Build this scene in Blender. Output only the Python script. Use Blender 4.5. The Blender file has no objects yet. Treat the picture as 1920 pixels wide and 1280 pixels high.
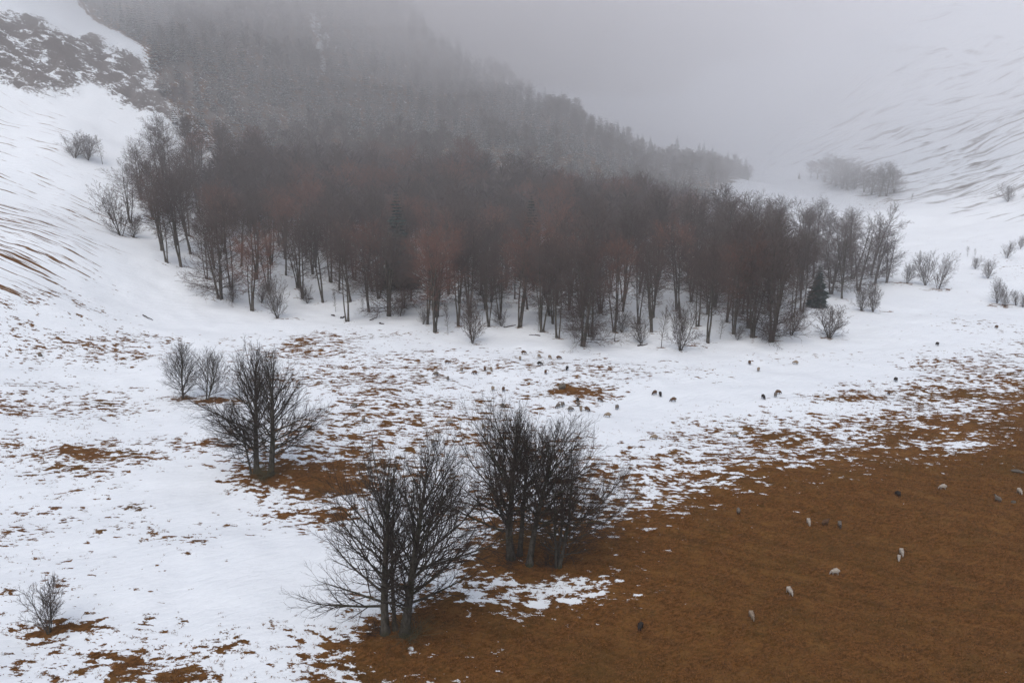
import bpy, math, random
import numpy as np

# ------------------------------------------------------------------ camera, sky, sun, exposure
sc = bpy.context.scene
col = sc.collection
W_IMG, H_IMG = 1920.0, 1280.0
LENS = 28.0
FPX = LENS / 36.0 * W_IMG
CAM_H = 42.0
PITCH = math.radians(14.6)
cam_data = bpy.data.cameras.new('camera')
cam = bpy.data.objects.new('camera', cam_data)
col.objects.link(cam)
cam.location = (0, 0, CAM_H)
cam.rotation_euler = (math.pi / 2 - PITCH, 0, 0)
cam_data.lens = LENS
cam_data.sensor_width = 36.0
cam_data.clip_end = 6000
cam_data.clip_start = 0.5
sc.camera = cam

SUN_EL, SUN_AZ = math.radians(58), math.radians(200)
world = bpy.data.worlds.new('World')
sc.world = world
world.use_nodes = True
wn = world.node_tree
for n in list(wn.nodes):
    wn.nodes.remove(n)
sky = wn.nodes.new('ShaderNodeTexSky')
sky.sky_type = 'NISHITA'
sky.sun_disc = False
sky.sun_elevation = SUN_EL
sky.sun_rotation = SUN_AZ
sky.air_density = 1.0
sky.dust_density = 4.0
hs = wn.nodes.new('ShaderNodeHueSaturation')
hs.inputs['Saturation'].default_value = 0.92          # overcast: the blue is greyed out by the cloud deck
bg = wn.nodes.new('ShaderNodeBackground')
bg.inputs['Strength'].default_value = 0.120
wo = wn.nodes.new('ShaderNodeOutputWorld')
wn.links.new(sky.outputs[0], hs.inputs['Color'])
wn.links.new(hs.outputs[0], bg.inputs['Color'])
wn.links.new(bg.outputs[0], wo.inputs['Surface'])

sun_d = bpy.data.lights.new('sun', 'SUN')
sun_d.energy = 1.0
sun_d.angle = math.radians(60)
sun_d.color = (1.0, 0.975, 0.955)
sun = bpy.data.objects.new('sun', sun_d)
col.objects.link(sun)
sun.rotation_euler = (math.pi / 2 - SUN_EL, 0, math.pi - SUN_AZ)

sc.view_settings.view_transform = 'Standard'
sc.view_settings.look = 'None'
sc.view_settings.gamma = 1.0
sc.view_settings.use_curve_mapping = False
sc.view_settings.exposure = 0.08

sc.render.engine = 'CYCLES'
sc.cycles.max_bounces = 14
sc.cycles.diffuse_bounces = 2
sc.cycles.volume_bounces = 12
sc.cycles.transparent_max_bounces = 24
sc.cycles.use_adaptive_sampling = True
sc.cycles.adaptive_threshold = 0.02
sc.cycles.use_light_tree = False
world.cycles.sampling_method = 'MANUAL'
world.cycles.sample_map_resolution = 256
sc.cycles.use_denoising = True
try:
    sc.cycles.denoiser = 'OPENIMAGEDENOISE'
    sc.cycles.denoising_input_passes = 'RGB_ALBEDO_NORMAL'
    sc.cycles.denoising_prefilter = 'ACCURATE'
except Exception:
    pass

R = math.radians
rng = np.random.default_rng(7)
random.seed(7)

# ------------------------------------------------------------------ helpers
def ray(px, py):
    u = (px - W_IMG / 2) / FPX
    v = (H_IMG / 2 - py) / FPX
    return np.array([u, math.cos(PITCH) + v * math.sin(PITCH), -math.sin(PITCH) + v * math.cos(PITCH)])

def at_depth(px, py, d):
    r = ray(px, py)
    return np.array([0, 0, CAM_H]) + r * (d / r[1])

def hash2(ix, iy, seed):
    h = (ix.astype(np.int64) * 374761393 + iy.astype(np.int64) * 668265263 + seed * 1274126177) & 0xFFFFFFFF
    h = ((h ^ (h >> 13)) * 1274126177) & 0xFFFFFFFF
    h = h ^ (h >> 16)
    return (h & 0xFFFFFF).astype(np.float64) / float(0xFFFFFF)

def vnoise(x, y, seed=0):
    x = np.asarray(x, float); y = np.asarray(y, float)
    ix = np.floor(x); iy = np.floor(y)
    fx = x - ix; fy = y - iy
    fx = fx * fx * fx * (fx * (fx * 6 - 15) + 10); fy = fy * fy * fy * (fy * (fy * 6 - 15) + 10)
    a = hash2(ix, iy, seed); b = hash2(ix + 1, iy, seed)
    c = hash2(ix, iy + 1, seed); d = hash2(ix + 1, iy + 1, seed)
    return (a * (1 - fx) + b * fx) * (1 - fy) + (c * (1 - fx) + d * fx) * fy - 0.5

def fbm(x, y, octaves=4, seed=0, gain=0.5):
    s = 0; a = 1.0; f = 1.0
    for o in range(octaves):
        s = s + a * vnoise(x * f + 17.3 * o, y * f - 9.1 * o, seed + o)
        a *= gain; f *= 2.03
    return s

def smooth(e0, e1, x):
    t = np.clip((x - e0) / (e1 - e0), 0, 1)
    return t * t * (3 - 2 * t)

# ------------------------------------------------------------------ terrain height field (control points, thin plate)
CP = []
def cpx(px, py, d, dz=0.0):
    p = at_depth(px, py, d); CP.append((p[0], p[1], p[2] + dz))
def cpw(x, y, z):
    CP.append((x, y, z))
for x in (-70, -35, 0, 35, 70):
    for y in (30, 65, 100, 135):
        if not (x < -60 and y > 120): cpw(x, y, 0.0)
for x in (-40, 0, 40, 75, 100): cpw(x, 160, 0.0)
cpw(0, -60, 0); cpw(130, -60, 1); cpw(-130, -60, 2); cpw(110, 40, 0); cpw(110, 100, 0); cpw(-95, 40, 1.0); cpw(-95, 85, 1.0); cpw(120, 150, 0.2)
# left hillside
for a in ((0, 640, 147), (0, 560, 160), (0, 500, 174), (0, 400, 212), (0, 300, 255), (0, 220, 290), (0, 120, 318), (0, 0, 345), (0, -150, 380),
          (120, 560, 168), (220, 560, 180), (120, 450, 196), (230, 445, 222), (140, 275, 275), (310, 492, 205), (300, 195, 335), (200, 335, 262),
          (270, 90, 352), (200, 110, 340), (100, 120, 328), (100, 20, 352), (200, 0, 385), (200, -120, 420), (100, -150, 400)):
    cpx(*a)
cpw(-260, 260, 75); cpw(-260, 150, 42); cpw(-180, 110, 18); cpw(-180, 20, 12); cpw(-330, 60, 70); cpw(-400, 320, 170); cpw(-300, 420, 150)
# ground of the wood
for a in ((-60, 196, 1.0), (-90, 262, 13), (-105, 312, 25), (-40, 250, 6), (-30, 300, 13), (20, 200, 1.0), (20, 260, 5), (20, 320, 10),
          (70, 205, 0.5), (70, 250, 2), (75, 300, 4), (-60, 330, 22), (105, 215, 0.5), (110, 260, 1.5)):
    cpw(*a)
# mountain
for a in ((1400, 328, 520), (1250, 285, 525), (1130, 250, 525), (1050, 212, 525), (980, 152, 525), (920, 115, 525), (800, 30, 520), (600, -110, 500), (450, -200, 480)):
    cpx(a[0], a[1], a[2], -7.0)
for a in ((150, 660, 14), (30, 660, 42), (-100, 660, 120), (-50, 420, 58), (-100, 425, 84), (30, 430, 34), (90, 440, 16), (-140, 410, 84), (-20, 370, 28), (45, 370, 14), (-240, 560, 190)):
    cpw(*a)
# valley and right hill
for a in ((1400, 335, 500), (1450, 450, 318), (1500, 400, 372), (1290, 362, 425), (1600, 372, 440), (1700, 425, 345), (1560, 545, 214), (1800, 522, 228),
          (1900, 562, 203), (1900, 472, 258), (1900, 400, 325), (1900, 330, 395), (1900, 270, 440), (1900, 220, 470), (1700, 305, 480), (1700, 250, 525),
          (1550, 295, 545), (1500, 250, 610), (1420, 285, 650), (1450, 200, 760), (1800, 150, 565), (1900, 100, 565)):
    cpx(*a)
for a in ((260, 330, 40), (230, 200, 12), (260, 80, 8), (420, 200, 60), (430, 420, 130), (300, 640, 130), (0, 950, 140), (-400, 760, 230), (450, 850, 190), (220, 950, 130), (-250, -200, 20), (300, -200, 10), (500, 0, 50)):
    cpw(*a)
CP = np.array(CP)
SC = 100.0
def _tps(r2):
    return np.where(r2 > 1e-12, 0.5 * r2 * np.log(np.maximum(r2, 1e-12)), 0.0)
_P = CP[:, :2] / SC
_n = len(_P)
_K = _tps(((_P[:, None] - _P[None]) ** 2).sum(2)) + np.eye(_n) * 0.002
_A = np.zeros((_n + 3, _n + 3)); _A[:_n, :_n] = _K
_A[:_n, _n] = 1; _A[:_n, _n + 1:] = _P; _A[_n, :_n] = 1; _A[_n + 1:, :_n] = _P.T
_w = np.linalg.solve(_A, np.concatenate([CP[:, 2], np.zeros(3)]))

ROCKS = np.array([(-197, 331), (-191, 317), (-190, 335), (-182, 319), (-181, 338), (-174, 326), (-175, 341), (-165, 336), (-154, 336), (-145, 335), (-158, 341), (-205, 322), (-212, 335)], float)
def rockiness(x, y):
    """the outcrop band across the left spur"""
    x = np.asarray(x, float).ravel(); y = np.asarray(y, float).ravel()
    d = np.full(len(x), 1e9)
    for rx, ry in ROCKS: d = np.minimum(d, np.hypot(x - rx, y - ry))
    return smooth(16.0, 5.0, d + 9 * fbm(x / 14, y / 14, 4, 31))
SPUR_Y, SPUR_X = [320, 325, 336, 356, 372, 400, 450, 560], [-126, -132, -141, -156, -190, -235, -280, -330]

def base_height(x, y):
    x = np.asarray(x, float).ravel(); y = np.asarray(y, float).ravel()
    out = np.empty(len(x))
    for i in range(0, len(x), 40000):
        q = np.stack([x[i:i + 40000], y[i:i + 40000]], 1) / SC
        r2 = ((q[:, None, 0] - _P[None, :, 0]) ** 2 + (q[:, None, 1] - _P[None, :, 1]) ** 2)
        out[i:i + 40000] = _tps(r2) @ _w[:_n] + _w[_n] + q @ _w[_n + 1:]
    return out

def height(x, y):
    x = np.asarray(x, float).ravel(); y = np.asarray(y, float).ravel()
    z = base_height(x, y)
    far = smooth(180, 420, y)
    z = z + fbm(x / 18, y / 18, 3, 3) * 0.7 + fbm(x / 3.2, y / 3.2, 3, 9) * 0.22 + fbm(x / 7.5, y / 7.5, 2, 13) * 0.45
    z = z + far * fbm(x / 45, y / 45, 4, 21) * 7.0
    m = smooth(300, 360, y) * smooth(140, 60, x) * smooth(-125, -100, x)
    z = z + m * fbm(x / 30, y / 60, 4, 41) * 10.0
    rk = rockiness(x, y)
    z = z + rk * (np.abs(fbm(x / 9, y / 9, 5, 51, 0.6)) * -7.0 + fbm(x / 4, y / 4, 3, 57) * 2.2 + 2.0)
    return z

def h1(x, y):
    return float(height([x], [y])[0])

def ground(px, py, dmax=1100.0):
    r = ray(px, py)
    ys = np.concatenate([np.linspace(40, 300, 500), np.linspace(300.5, dmax, 700)])
    t = ys / r[1]
    zr = CAM_H + r[2] * t
    zz = height(r[0] * t, ys)
    hit = np.nonzero(zz >= zr)[0]
    if len(hit) == 0:
        return None
    i = hit[0]
    if i == 0:
        y = ys[0]
    else:
        a = zr[i - 1] - zz[i - 1]; b = zz[i] - zr[i]
        y = ys[i - 1] + (ys[i] - ys[i - 1]) * a / max(a + b, 1e-9)
    x = r[0] * y / r[1]
    return np.array([x, y, h1(x, y)])

def tree_span(px, py, tx, ty):
    """base point on the ground, height and sideways lean of something whose foot and tip show there"""
    g = ground(px, py)
    tip = at_depth(tx, ty, g[1])
    return g, tip[2] - g[2], tip[0] - g[0]

# ------------------------------------------------------------------ materials
def new_mat(name):
    m = bpy.data.materials.new(name); m.use_nodes = True
    nt = m.node_tree
    for n in list(nt.nodes): nt.nodes.remove(n)
    o = nt.nodes.new('ShaderNodeOutputMaterial')
    b = nt.nodes.new('ShaderNodeBsdfPrincipled')
    b.inputs['Roughness'].default_value = 0.9
    b.inputs['Specular IOR Level'].default_value = 0.04
    nt.links.new(b.outputs[0], o.inputs['Surface'])
    return m, nt, b, o
def N(nt, t, **kw):
    n = nt.nodes.new(t)
    for k, v in kw.items():
        if k in n.inputs: n.inputs[k].default_value = v
        else: setattr(n, k, v)
    return n
def math_node(nt, op, a, b=None, c=None, clamp=False):
    n = nt.nodes.new('ShaderNodeMath'); n.operation = op; n.use_clamp = clamp
    for i, v in enumerate((a, b, c)):
        if v is None: continue
        if isinstance(v, (int, float)): n.inputs[i].default_value = v
        else: nt.links.new(v, n.inputs[i])
    return n.outputs[0]
def mix_rgb(nt, fac, a, b):
    n = nt.nodes.new('ShaderNodeMix'); n.data_type = 'RGBA'
    for s, v in (('Factor', fac), ('A', a), ('B', b)):
        sock = [i for i in n.inputs if i.name == s and (i.type == 'RGBA' if s != 'Factor' else i.type == 'VALUE')][0]
        if isinstance(v, tuple): sock.default_value = v if len(v) == 4 else (*v, 1)
        elif isinstance(v, (int, float)): sock.default_value = v
        else: nt.links.new(v, sock)
    return [o for o in n.outputs if o.type == 'RGBA'][0]
def map_range(nt, v, a, b, c=0.0, d=1.0):
    n = nt.nodes.new('ShaderNodeMapRange')
    nt.links.new(v, n.inputs[0])
    for i, q in enumerate((a, b, c, d)): n.inputs[i + 1].default_value = q
    return n.outputs[0]
def noise_node(nt, vec, scale, detail=4, rough=0.55, dist=0.0):
    n = nt.nodes.new('ShaderNodeTexNoise')
    n.inputs['Scale'].default_value = scale; n.inputs['Detail'].default_value = detail
    n.inputs['Roughness'].default_value = rough; n.inputs['Distortion'].default_value = dist
    if vec is not None: nt.links.new(vec, n.inputs['Vector'])
    return n.outputs['Fac'] if 'Fac' in n.outputs else n.outputs[0]
def mapping(nt, vec, rot=(0, 0, 0), scale=(1, 1, 1)):
    m1 = nt.nodes.new('ShaderNodeMapping'); m1.inputs['Rotation'].default_value = rot
    nt.links.new(vec, m1.inputs['Vector'])
    m2 = nt.nodes.new('ShaderNodeMapping'); m2.inputs['Scale'].default_value = scale
    nt.links.new(m1.outputs[0], m2.inputs['Vector'])
    return m2.outputs[0]

def bark_material(name, dark, pale, moss):
    m, nt, b, o = new_mat(name)
    tc = N(nt, 'ShaderNodeTexCoord'); oi = N(nt, 'ShaderNodeObjectInfo')
    v = mapping(nt, tc.outputs['Object'], (0, 0, 0), (1, 1, 0.35))
    n1 = noise_node(nt, v, 3.5, 6, 0.65)
    n2 = noise_node(nt, tc.outputs['Object'], 0.55, 3, 0.5)
    c = mix_rgb(nt, map_range(nt, n1, 0.35, 0.65), dark, pale)
    c = mix_rgb(nt, map_range(nt, n2, 0.5, 0.62, 0, 0.75), c, moss)
    c2 = mix_rgb(nt, math_node(nt, 'MULTIPLY', oi.outputs['Random'], 0.35), c, dark)
    nt.links.new(c2, b.inputs['Base Color'])
    bp = N(nt, 'ShaderNodeBump'); bp.inputs['Strength'].default_value = 0.6; bp.inputs['Distance'].default_value = 0.05
    nt.links.new(n1, bp.inputs['Height']); nt.links.new(bp.outputs[0], b.inputs['Normal'])
    return m
def twig_material(name, a, bcol):
    m, nt, b, o = new_mat(name)
    tc = N(nt, 'ShaderNodeTexCoord'); oi = N(nt, 'ShaderNodeObjectInfo')
    n1 = noise_node(nt, tc.outputs['Object'], 0.7, 3, 0.6)
    f = math_node(nt, 'ADD', map_range(nt, n1, 0.35, 0.65, 0, 0.6), math_node(nt, 'MULTIPLY', oi.outputs['Random'], 0.5), clamp=True)
    nt.links.new(mix_rgb(nt, f, a, bcol), b.inputs['Base Color'])
    return m
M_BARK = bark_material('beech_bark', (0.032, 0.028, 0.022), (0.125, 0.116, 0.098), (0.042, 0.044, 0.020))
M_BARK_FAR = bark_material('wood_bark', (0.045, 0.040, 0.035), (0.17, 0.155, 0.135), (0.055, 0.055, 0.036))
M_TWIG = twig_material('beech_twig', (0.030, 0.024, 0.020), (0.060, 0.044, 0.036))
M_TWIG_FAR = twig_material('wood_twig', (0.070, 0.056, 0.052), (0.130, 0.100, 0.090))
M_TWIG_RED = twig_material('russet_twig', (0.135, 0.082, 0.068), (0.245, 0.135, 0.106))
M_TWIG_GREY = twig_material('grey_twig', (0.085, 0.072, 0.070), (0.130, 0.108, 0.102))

# ------------------------------------------------------------------ ground
def axis(marks):
    out = [marks[0][0]]
    for (a, s0), (b, s1) in zip(marks[:-1], marks[1:]):
        p = a
        while True:
            f = (p - a) / (b - a)
            p += s0 + (s1 - s0) * f
            if p >= b - 0.3 * s1: break
            out.append(p)
        out.append(b)
    return np.array(out)
xs = axis([(-900, 60), (-330, 12), (-230, 2.4), (-130, 1.3), (-60, 0.8), (60, 0.8), (150, 1.5), (300, 3.5), (420, 12), (900, 60)])
ys = axis([(-500, 60), (0, 15), (45, 1.0), (60, 0.7), (150, 0.9), (260, 1.6), (420, 2.4), (600, 5), (800, 15), (1500, 60)])
GX, GY = np.meshgrid(xs, ys)
gx, gy = GX.ravel(), GY.ravel()
gz = height(gx, gy)

# bare-grass cover, read off as the share of brown between the snow at spots of the meadow
COLS = list(range(0, 1921, 120))
COVER = {
 200: [.06,.03,.0,0,0,0,0,0,0,0,0,0,.02,.10,.12,.15,.2],
 250: [.10,.05,.01,0,0,0,0,0,0,0,0,0,.02,.15,.28,.34,.34],
 330: [.16,.08,.01,0,0,0,0,0,0,0,0,0,.0,.05,.18,.34,.36],
 400: [.26,.18,.02,0,0,0,0,0,0,0,0,0,.0,.06,.04,.07,.10],
 450: [.28,.18,.01,0,0,0,0,0,0,0,0,0,.0,.0,.02,.05,.10],
 500: [.40,.16,.01,0,0,0,0,0,0,0,0,0,.0,.0,.0,.04,.12],
 550: [.10,.08,.015,.0,0,0,0,0,0,0,0,0,.0,.0,.005,.03,.03],
 600: [.06,.08,.02,.0,.0,.005,.01,0,0,0,0,0,.0,.005,.04,.05,.02],
 640: [.05,.20,.18,.01,.05,.10,.06,.02,.0,.0,.0,.0,.0,.01,.01,.01,.04],
 670: [.02,.05,.10,.03,.07,.25,.20,.08,.07,.05,.01,.03,.05,.05,.02,.04,.10],
 700: [.02,.02,.01,.005,.08,.22,.20,.12,.10,.20,.04,.04,.02,.0,.01,.16,.30],
 740: [.12,.08,.03,.01,.04,.06,.22,.20,.12,.12,.0,.0,.0,.03,.22,.40,.96],
 770: [.25,.14,.05,.01,.03,.04,.32,.32,.25,.01,.0,.08,.12,.22,.38,.70,.99],
 800: [.16,.16,.03,.01,.03,.25,.38,.45,.30,.02,.04,.12,.36,.42,.55,.70,.97],
 830: [.18,.18,.05,.06,.03,.36,.46,.26,.30,.12,.10,.22,.45,.42,.50,.65,.95],
 860: [.22,.30,.08,.02,.05,.45,.45,.08,.40,.26,.22,.38,.42,.58,.88,.96,.97],
 890: [.10,.15,.03,.0,.03,.6,.45,.25,.35,.36,.34,.52,.78,.93,.98,.98,.99],
 920: [.05,.06,.02,.0,.01,.5,.45,.08,.35,.45,.48,.80,.97,.985,.99,.99,.99],
 960: [.05,.03,.04,.01,.01,.18,.2,.12,.35,.50,.70,.95,.985,.99,.995,.995,.995],
 1000:[.09,.03,.05,.06,.01,.02,.08,.10,.45,.68,.95,.985,.99,.995,.995,.995,.995],
 1040:[.14,.04,.01,.05,.005,.01,.06,.10,.50,.75,.985,.995,.997,.997,.997,.997,.997],
 1080:[.03,.06,.02,.02,.005,.01,.10,.20,.26,.34,.93,.995,.998,.998,.998,.998,.998],
 1110:[.09,.03,.03,.01,.01,.01,.20,.50,.30,.40,.95,.995,.998,.998,.998,.998,.998],
 1150:[.05,.06,.02,.04,.01,.04,.40,.85,.85,.92,.985,.996,.998,.998,.998,.998,.998],
 1190:[.04,.14,.12,.10,.06,.10,.70,.98,.98,.99,.995,.998,.998,.998,.998,.998,.998],
 1230:[.05,.12,.40,.32,.08,.22,.90,.80,.985,.995,.997,.998,.998,.998,.998,.998,.998],
 1280:[.10,.25,.52,.40,.04,.38,.95,.88,.99,.995,.997,.998,.998,.998,.998,.998,.998],
 1380:[.10,.25,.45,.40,.15,.40,.95,.97,.99,.995,.997,.998,.998,.998,.998,.998,.998],
}
rows = sorted(COVER)
S = []
gpt = {}
for py in rows:
    for px in COLS:
        gpt[(px, py)] = ground(px, py)
for i, py in enumerate(rows):
    for j, px in enumerate(COLS):
        p = gpt[(px, py)]
        if p is None or p[1] > 620: continue
        wx = abs(at_depth(px + 60, py, p[1])[0] - at_depth(px - 60, py, p[1])[0])
        nb = [gpt[(px, rows[k])] for k in (i - 1, i + 1) if 0 <= k < len(rows)]
        nb = [abs(q[1] - p[1]) for q in nb if q is not None and abs(q[1] - p[1]) < 90]
        wy = max(np.mean(nb) if nb else 20.0, 1.5)
        S.append((p[0], p[1], wx * 0.62, wy * 0.62, COVER[py][j] * (1.35 if py < 560 and px < 300 else 1.0)))
S = np.array(S)
def cover_at(x, y):
    num = np.zeros(len(x)); den = np.full(len(x), 1e-9)
    for (sx, sy, wx, wy, c) in S:
        sel = np.nonzero((np.abs(x - sx) < 3.2 * wx) & (np.abs(y - sy) < 3.2 * wy))[0]
        if len(sel) == 0: continue
        w = np.exp(-((x[sel] - sx) / wx) ** 2 - ((y[sel] - sy) / wy) ** 2)
        num[sel] += w * c; den[sel] += w
    return num / den, den
cov, den = cover_at(gx, gy)
cov = np.where(den < 1e-4, 0.02, cov)
# thawed patches round the trees and single larger bare spots: foot pixel, half width and half depth in metres, cover
SPOTS = [(585, 892, 6.0, 4.6, .985), (505, 885, 3.0, 2.2, .98), (640, 915, 5.0, 2.2, .95), (965, 1045, 3.6, 2.6, .98), (1045, 1045, 5.2, 4.2, .985), (1120, 1035, 4, 3, .97), (745, 1185, 3.4, 2.4, .98), (820, 1165, 4.0, 3.0, .98),
         (345, 747, 3.0, 1.2, .97), (410, 750, 4.2, 1.3, .97), (95, 1182, 1.9, 1.0, .97), (140, 1172, 1.9, .9, .93), (120, 848, 6.0, 2.0, .90), (185, 858, 4, 1.1, .85), (330, 835, 0, 0, 0),
         (395, 828, 3.0, 1.2, .42), (635, 965, 2.2, 1.4, .93), (1075, 732, 4.0, 2.6, .90), (1300, 647, 3.0, 1.8, .70), (545, 597, 1.8, 1.2, .6), (1790, 742, 8, 3.0, .93), (1600, 747, 8, 1.8, .85), (1700, 820, 7, 2.5, .85),
         (1760, 543, 4, 2.0, .55), (1690, 531, 5, 2.0, .55), (1880, 574, 4, 2.0, .55), (1660, 584, 2, 1.2, .5), (240, 443, 2, 1.2, .5), (250, 1245, 2.6, 1.2, .9), (330, 1265, 3.0, 1.4, .92), (400, 1215, 1.6, .9, .85),
         (520, 1172, 1.2, .8, .7), (1470, 817, 4, 1.6, .85), (650, 690, 6, 1.0, .7), (560, 645, 2.2, 6.0, .55), (1560, 635, 2, 1.2, .5)]
for (px, py, rx, ry, c) in SPOTS:
    if rx == 0: continue
    p = ground(px, py)
    if p is None: continue
    wob = 1 + 0.9 * fbm(gx / 2.2, gy / 2.2, 3, 61)
    f = np.exp(-((((gx - p[0]) / rx) ** 2 + ((gy - p[1]) / ry) ** 2) * wob) ** 1.2)
    cov = cov + (c - cov) * f * (c > cov)
mf = smooth(322, 345, gy) * smooth(560, 540, gy) * smooth(8, -8, gx - (158 - (540 - gy) * 0.46)) * smooth(-6, 6, gx - np.interp(gy, SPUR_Y, SPUR_X))
cov = cov + (0.85 - cov) * mf
gl = smooth(4.0, 1.5, np.abs(gx - (-97 - (gy - 427) * 0.2 + 2.0 * np.sin(gy * 0.35)))) * smooth(414, 424, gy) * smooth(455, 442, gy)
cov = cov * (1 - 0.75 * gl)
cov = np.clip(cov, 0.0004, 0.9985)
# normal quantile of the cover: the material compares it with a noise
def probit(p):
    q = np.where(p < 0.5, p, 1 - p)
    t = np.sqrt(-2 * np.log(q))
    z = t - (2.515517 + 0.802853 * t + 0.010328 * t * t) / (1 + 1.432788 * t + 0.189269 * t * t + 0.001308 * t ** 3)
    return np.where(p < 0.5, -z, z)
bare = probit(cov)
bare = bare + 1.5 * fbm(gx / 13, gy / 8, 4, 71, 0.6) * smooth(-2.4, -1.5, bare) * smooth(1.6, 0.6, bare) * smooth(200, 170, gy)
bare = bare + 0.50 * smooth(-2.7, -1.5, bare) * smooth(0.1, -0.7, bare) * smooth(190, 165, gy)
left_slope = smooth(5.0, 12.0, gz) * smooth(-70, -95, gx) * smooth(400, 330, gy) * (1 - mf)
right_slope = smooth(3.0, 10.0, gz) * smooth(110, 140, gx)
rock = np.maximum(rockiness(gx, gy), 0.75 * mf * (1 - gl))

nx, ny = len(xs), len(ys)
ii = (np.arange(ny - 1)[:, None] * nx + np.arange(nx - 1)[None, :]).ravel()
faces = np.stack([ii, ii + 1, ii + nx + 1, ii + nx], 1)
def mesh_from(name, verts, tris=None, quads=None, smooth_shade=True):
    me = bpy.data.meshes.new(name)
    nv = len(verts)
    me.vertices.add(nv); me.vertices.foreach_set('co', np.asarray(verts, np.float32).ravel())
    parts, starts, totals, off = [], [], [], 0
    for arr, k in ((quads, 4), (tris, 3)):
        if arr is None or len(arr) == 0: continue
        a = np.asarray(arr, np.int32)
        parts.append(a.ravel()); n = len(a)
        starts.append(off + np.arange(n) * k); totals.append(np.full(n, k)); off += n * k
    li = np.concatenate(parts)
    me.loops.add(len(li)); me.loops.foreach_set('vertex_index', li)
    st = np.concatenate(starts).astype(np.int32)
    me.polygons.add(len(st)); me.polygons.foreach_set('loop_start', st)
    if smooth_shade: me.polygons.foreach_set('use_smooth', np.ones(len(st), bool))
    me.update(calc_edges=True)
    return me
gme = mesh_from('ground', np.stack([gx, gy, gz], 1), quads=faces)
for nm, arr in (('bare', bare), ('left_slope', left_slope), ('right_slope', right_slope), ('rock', rock)):
    a = gme.attributes.new(nm, 'FLOAT', 'POINT'); a.data.foreach_set('value', arr.astype(np.float32))

# direction of the terracettes on the two hillsides, from points on them
def heading(p, q):
    a, b = ground(*p), ground(*q)
    return math.atan2(b[1] - a[1], b[0] - a[0])
HL = R(-13.0)
HR = heading((1740, 340), (1900, 290))
print('headings', math.degrees(HL), math.degrees(HR), 'ground', len(gx))

m, nt, b, o = new_mat('snow_meadow')
geo = N(nt, 'ShaderNodeNewGeometry'); pos = geo.outputs['Position']
def attr(nm):
    n = N(nt, 'ShaderNodeAttribute'); n.attribute_name = nm; return n.outputs['Fac']
flatpos = mapping(nt, pos, (0, 0, 0), (1, 1, 0))
n_big = noise_node(nt, mapping(nt, flatpos, (0, 0, R(6)), (0.75, 1.0, 0)), 0.42, 9, 0.66)
n_mid = noise_node(nt, mapping(nt, flatpos, (0, 0, R(4)), (0.55, 1.0, 0)), 1.25, 7, 0.66)
n_flat = math_node(nt, 'ADD', math_node(nt, 'MULTIPLY', n_big, 0.40), math_node(nt, 'MULTIPLY', n_mid, 0.60))
zf = math_node(nt, 'MULTIPLY', math_node(nt, 'SUBTRACT', n_flat, 0.5), 1 / 0.062)
n_l = noise_node(nt, mapping(nt, flatpos, (0, 0, -HL), (0.045, 0.85, 0)), 1.0, 8, 0.68, 0.30)
zl = math_node(nt, 'MULTIPLY', math_node(nt, 'SUBTRACT', n_l, 0.5), 1 / 0.085)
n_r = noise_node(nt, mapping(nt, flatpos, (0, 0, -HR), (0.085, 0.30, 0)), 0.55, 8, 0.66, 0.9)
zr_ = math_node(nt, 'MULTIPLY', math_node(nt, 'SUBTRACT', n_r, 0.5), 1 / 0.085)
def mixf(f, a, bb):
    n = nt.nodes.new('ShaderNodeMix'); n.data_type = 'FLOAT'
    nt.links.new(f, n.inputs[0]); nt.links.new(a, n.inputs[2]); nt.links.new(bb, n.inputs[3]); return n.outputs[0]
zz = mixf(attr('left_slope'), zf, zl)
zz = mixf(attr('right_slope'), zz, zr_)
over = math_node(nt, 'SUBTRACT', attr('bare'), zz)
fine = noise_node(nt, flatpos, 7.0, 4, 0.7)
over = math_node(nt, 'ADD', over, math_node(nt, 'MULTIPLY', math_node(nt, 'SUBTRACT', fine, 0.5), 1.1))
soft = math_node(nt, 'SUBTRACT', 1.0, math_node(nt, 'ADD', math_node(nt, 'MULTIPLY', attr('right_slope'), 0.84), math_node(nt, 'MULTIPLY', attr('left_slope'), 0.35)), clamp=True)
over = math_node(nt, 'MULTIPLY', over, soft)
grass_mask = map_range(nt, over, -0.10, 0.16)
# grass colours: matted dead grass, straw, a little moss
gv = mapping(nt, flatpos, (0, 0, R(-25)), (0.75, 1.3, 0))
g1 = noise_node(nt, gv, 2.2, 8, 0.78)
g2 = noise_node(nt, flatpos, 0.10, 5, 0.6)
g3 = noise_node(nt, flatpos, 0.45, 5, 0.6)
gc = mix_rgb(nt, map_range(nt, g1, 0.40, 0.61), (0.062, 0.026, 0.005), (0.200, 0.088, 0.026))
gc = mix_rgb(nt, map_range(nt, g3, 0.48, 0.66, 0, 0.65), gc, (0.195, 0.098, 0.028))
gc = mix_rgb(nt, map_range(nt, g2, 0.50, 0.66, 0, 0.50), gc, (0.085, 0.050, 0.012))
gb = noise_node(nt, mapping(nt, flatpos, (0, 0, R(22)), (0.10, 0.95, 0)), 1.0, 5, 0.6, 0.6)
gc = mix_rgb(nt, map_range(nt, gb, 0.54, 0.68, 0, 0.35), gc, (0.240, 0.122, 0.038))
gc = mix_rgb(nt, map_range(nt, gb, 0.46, 0.34, 0, 0.40), gc, (0.050, 0.026, 0.006))
gt = noise_node(nt, flatpos, 4.5, 3, 0.6)
gc = mix_rgb(nt, map_range(nt, gt, 0.60, 0.70, 0, 0.7), gc, (0.030, 0.016, 0.004))
# scrub and scree showing on the far right hill is duller than the meadow grass
gc = mix_rgb(nt, math_node(nt, 'MULTIPLY', attr('right_slope'), 0.85), gc, (0.115, 0.098, 0.088))
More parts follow.
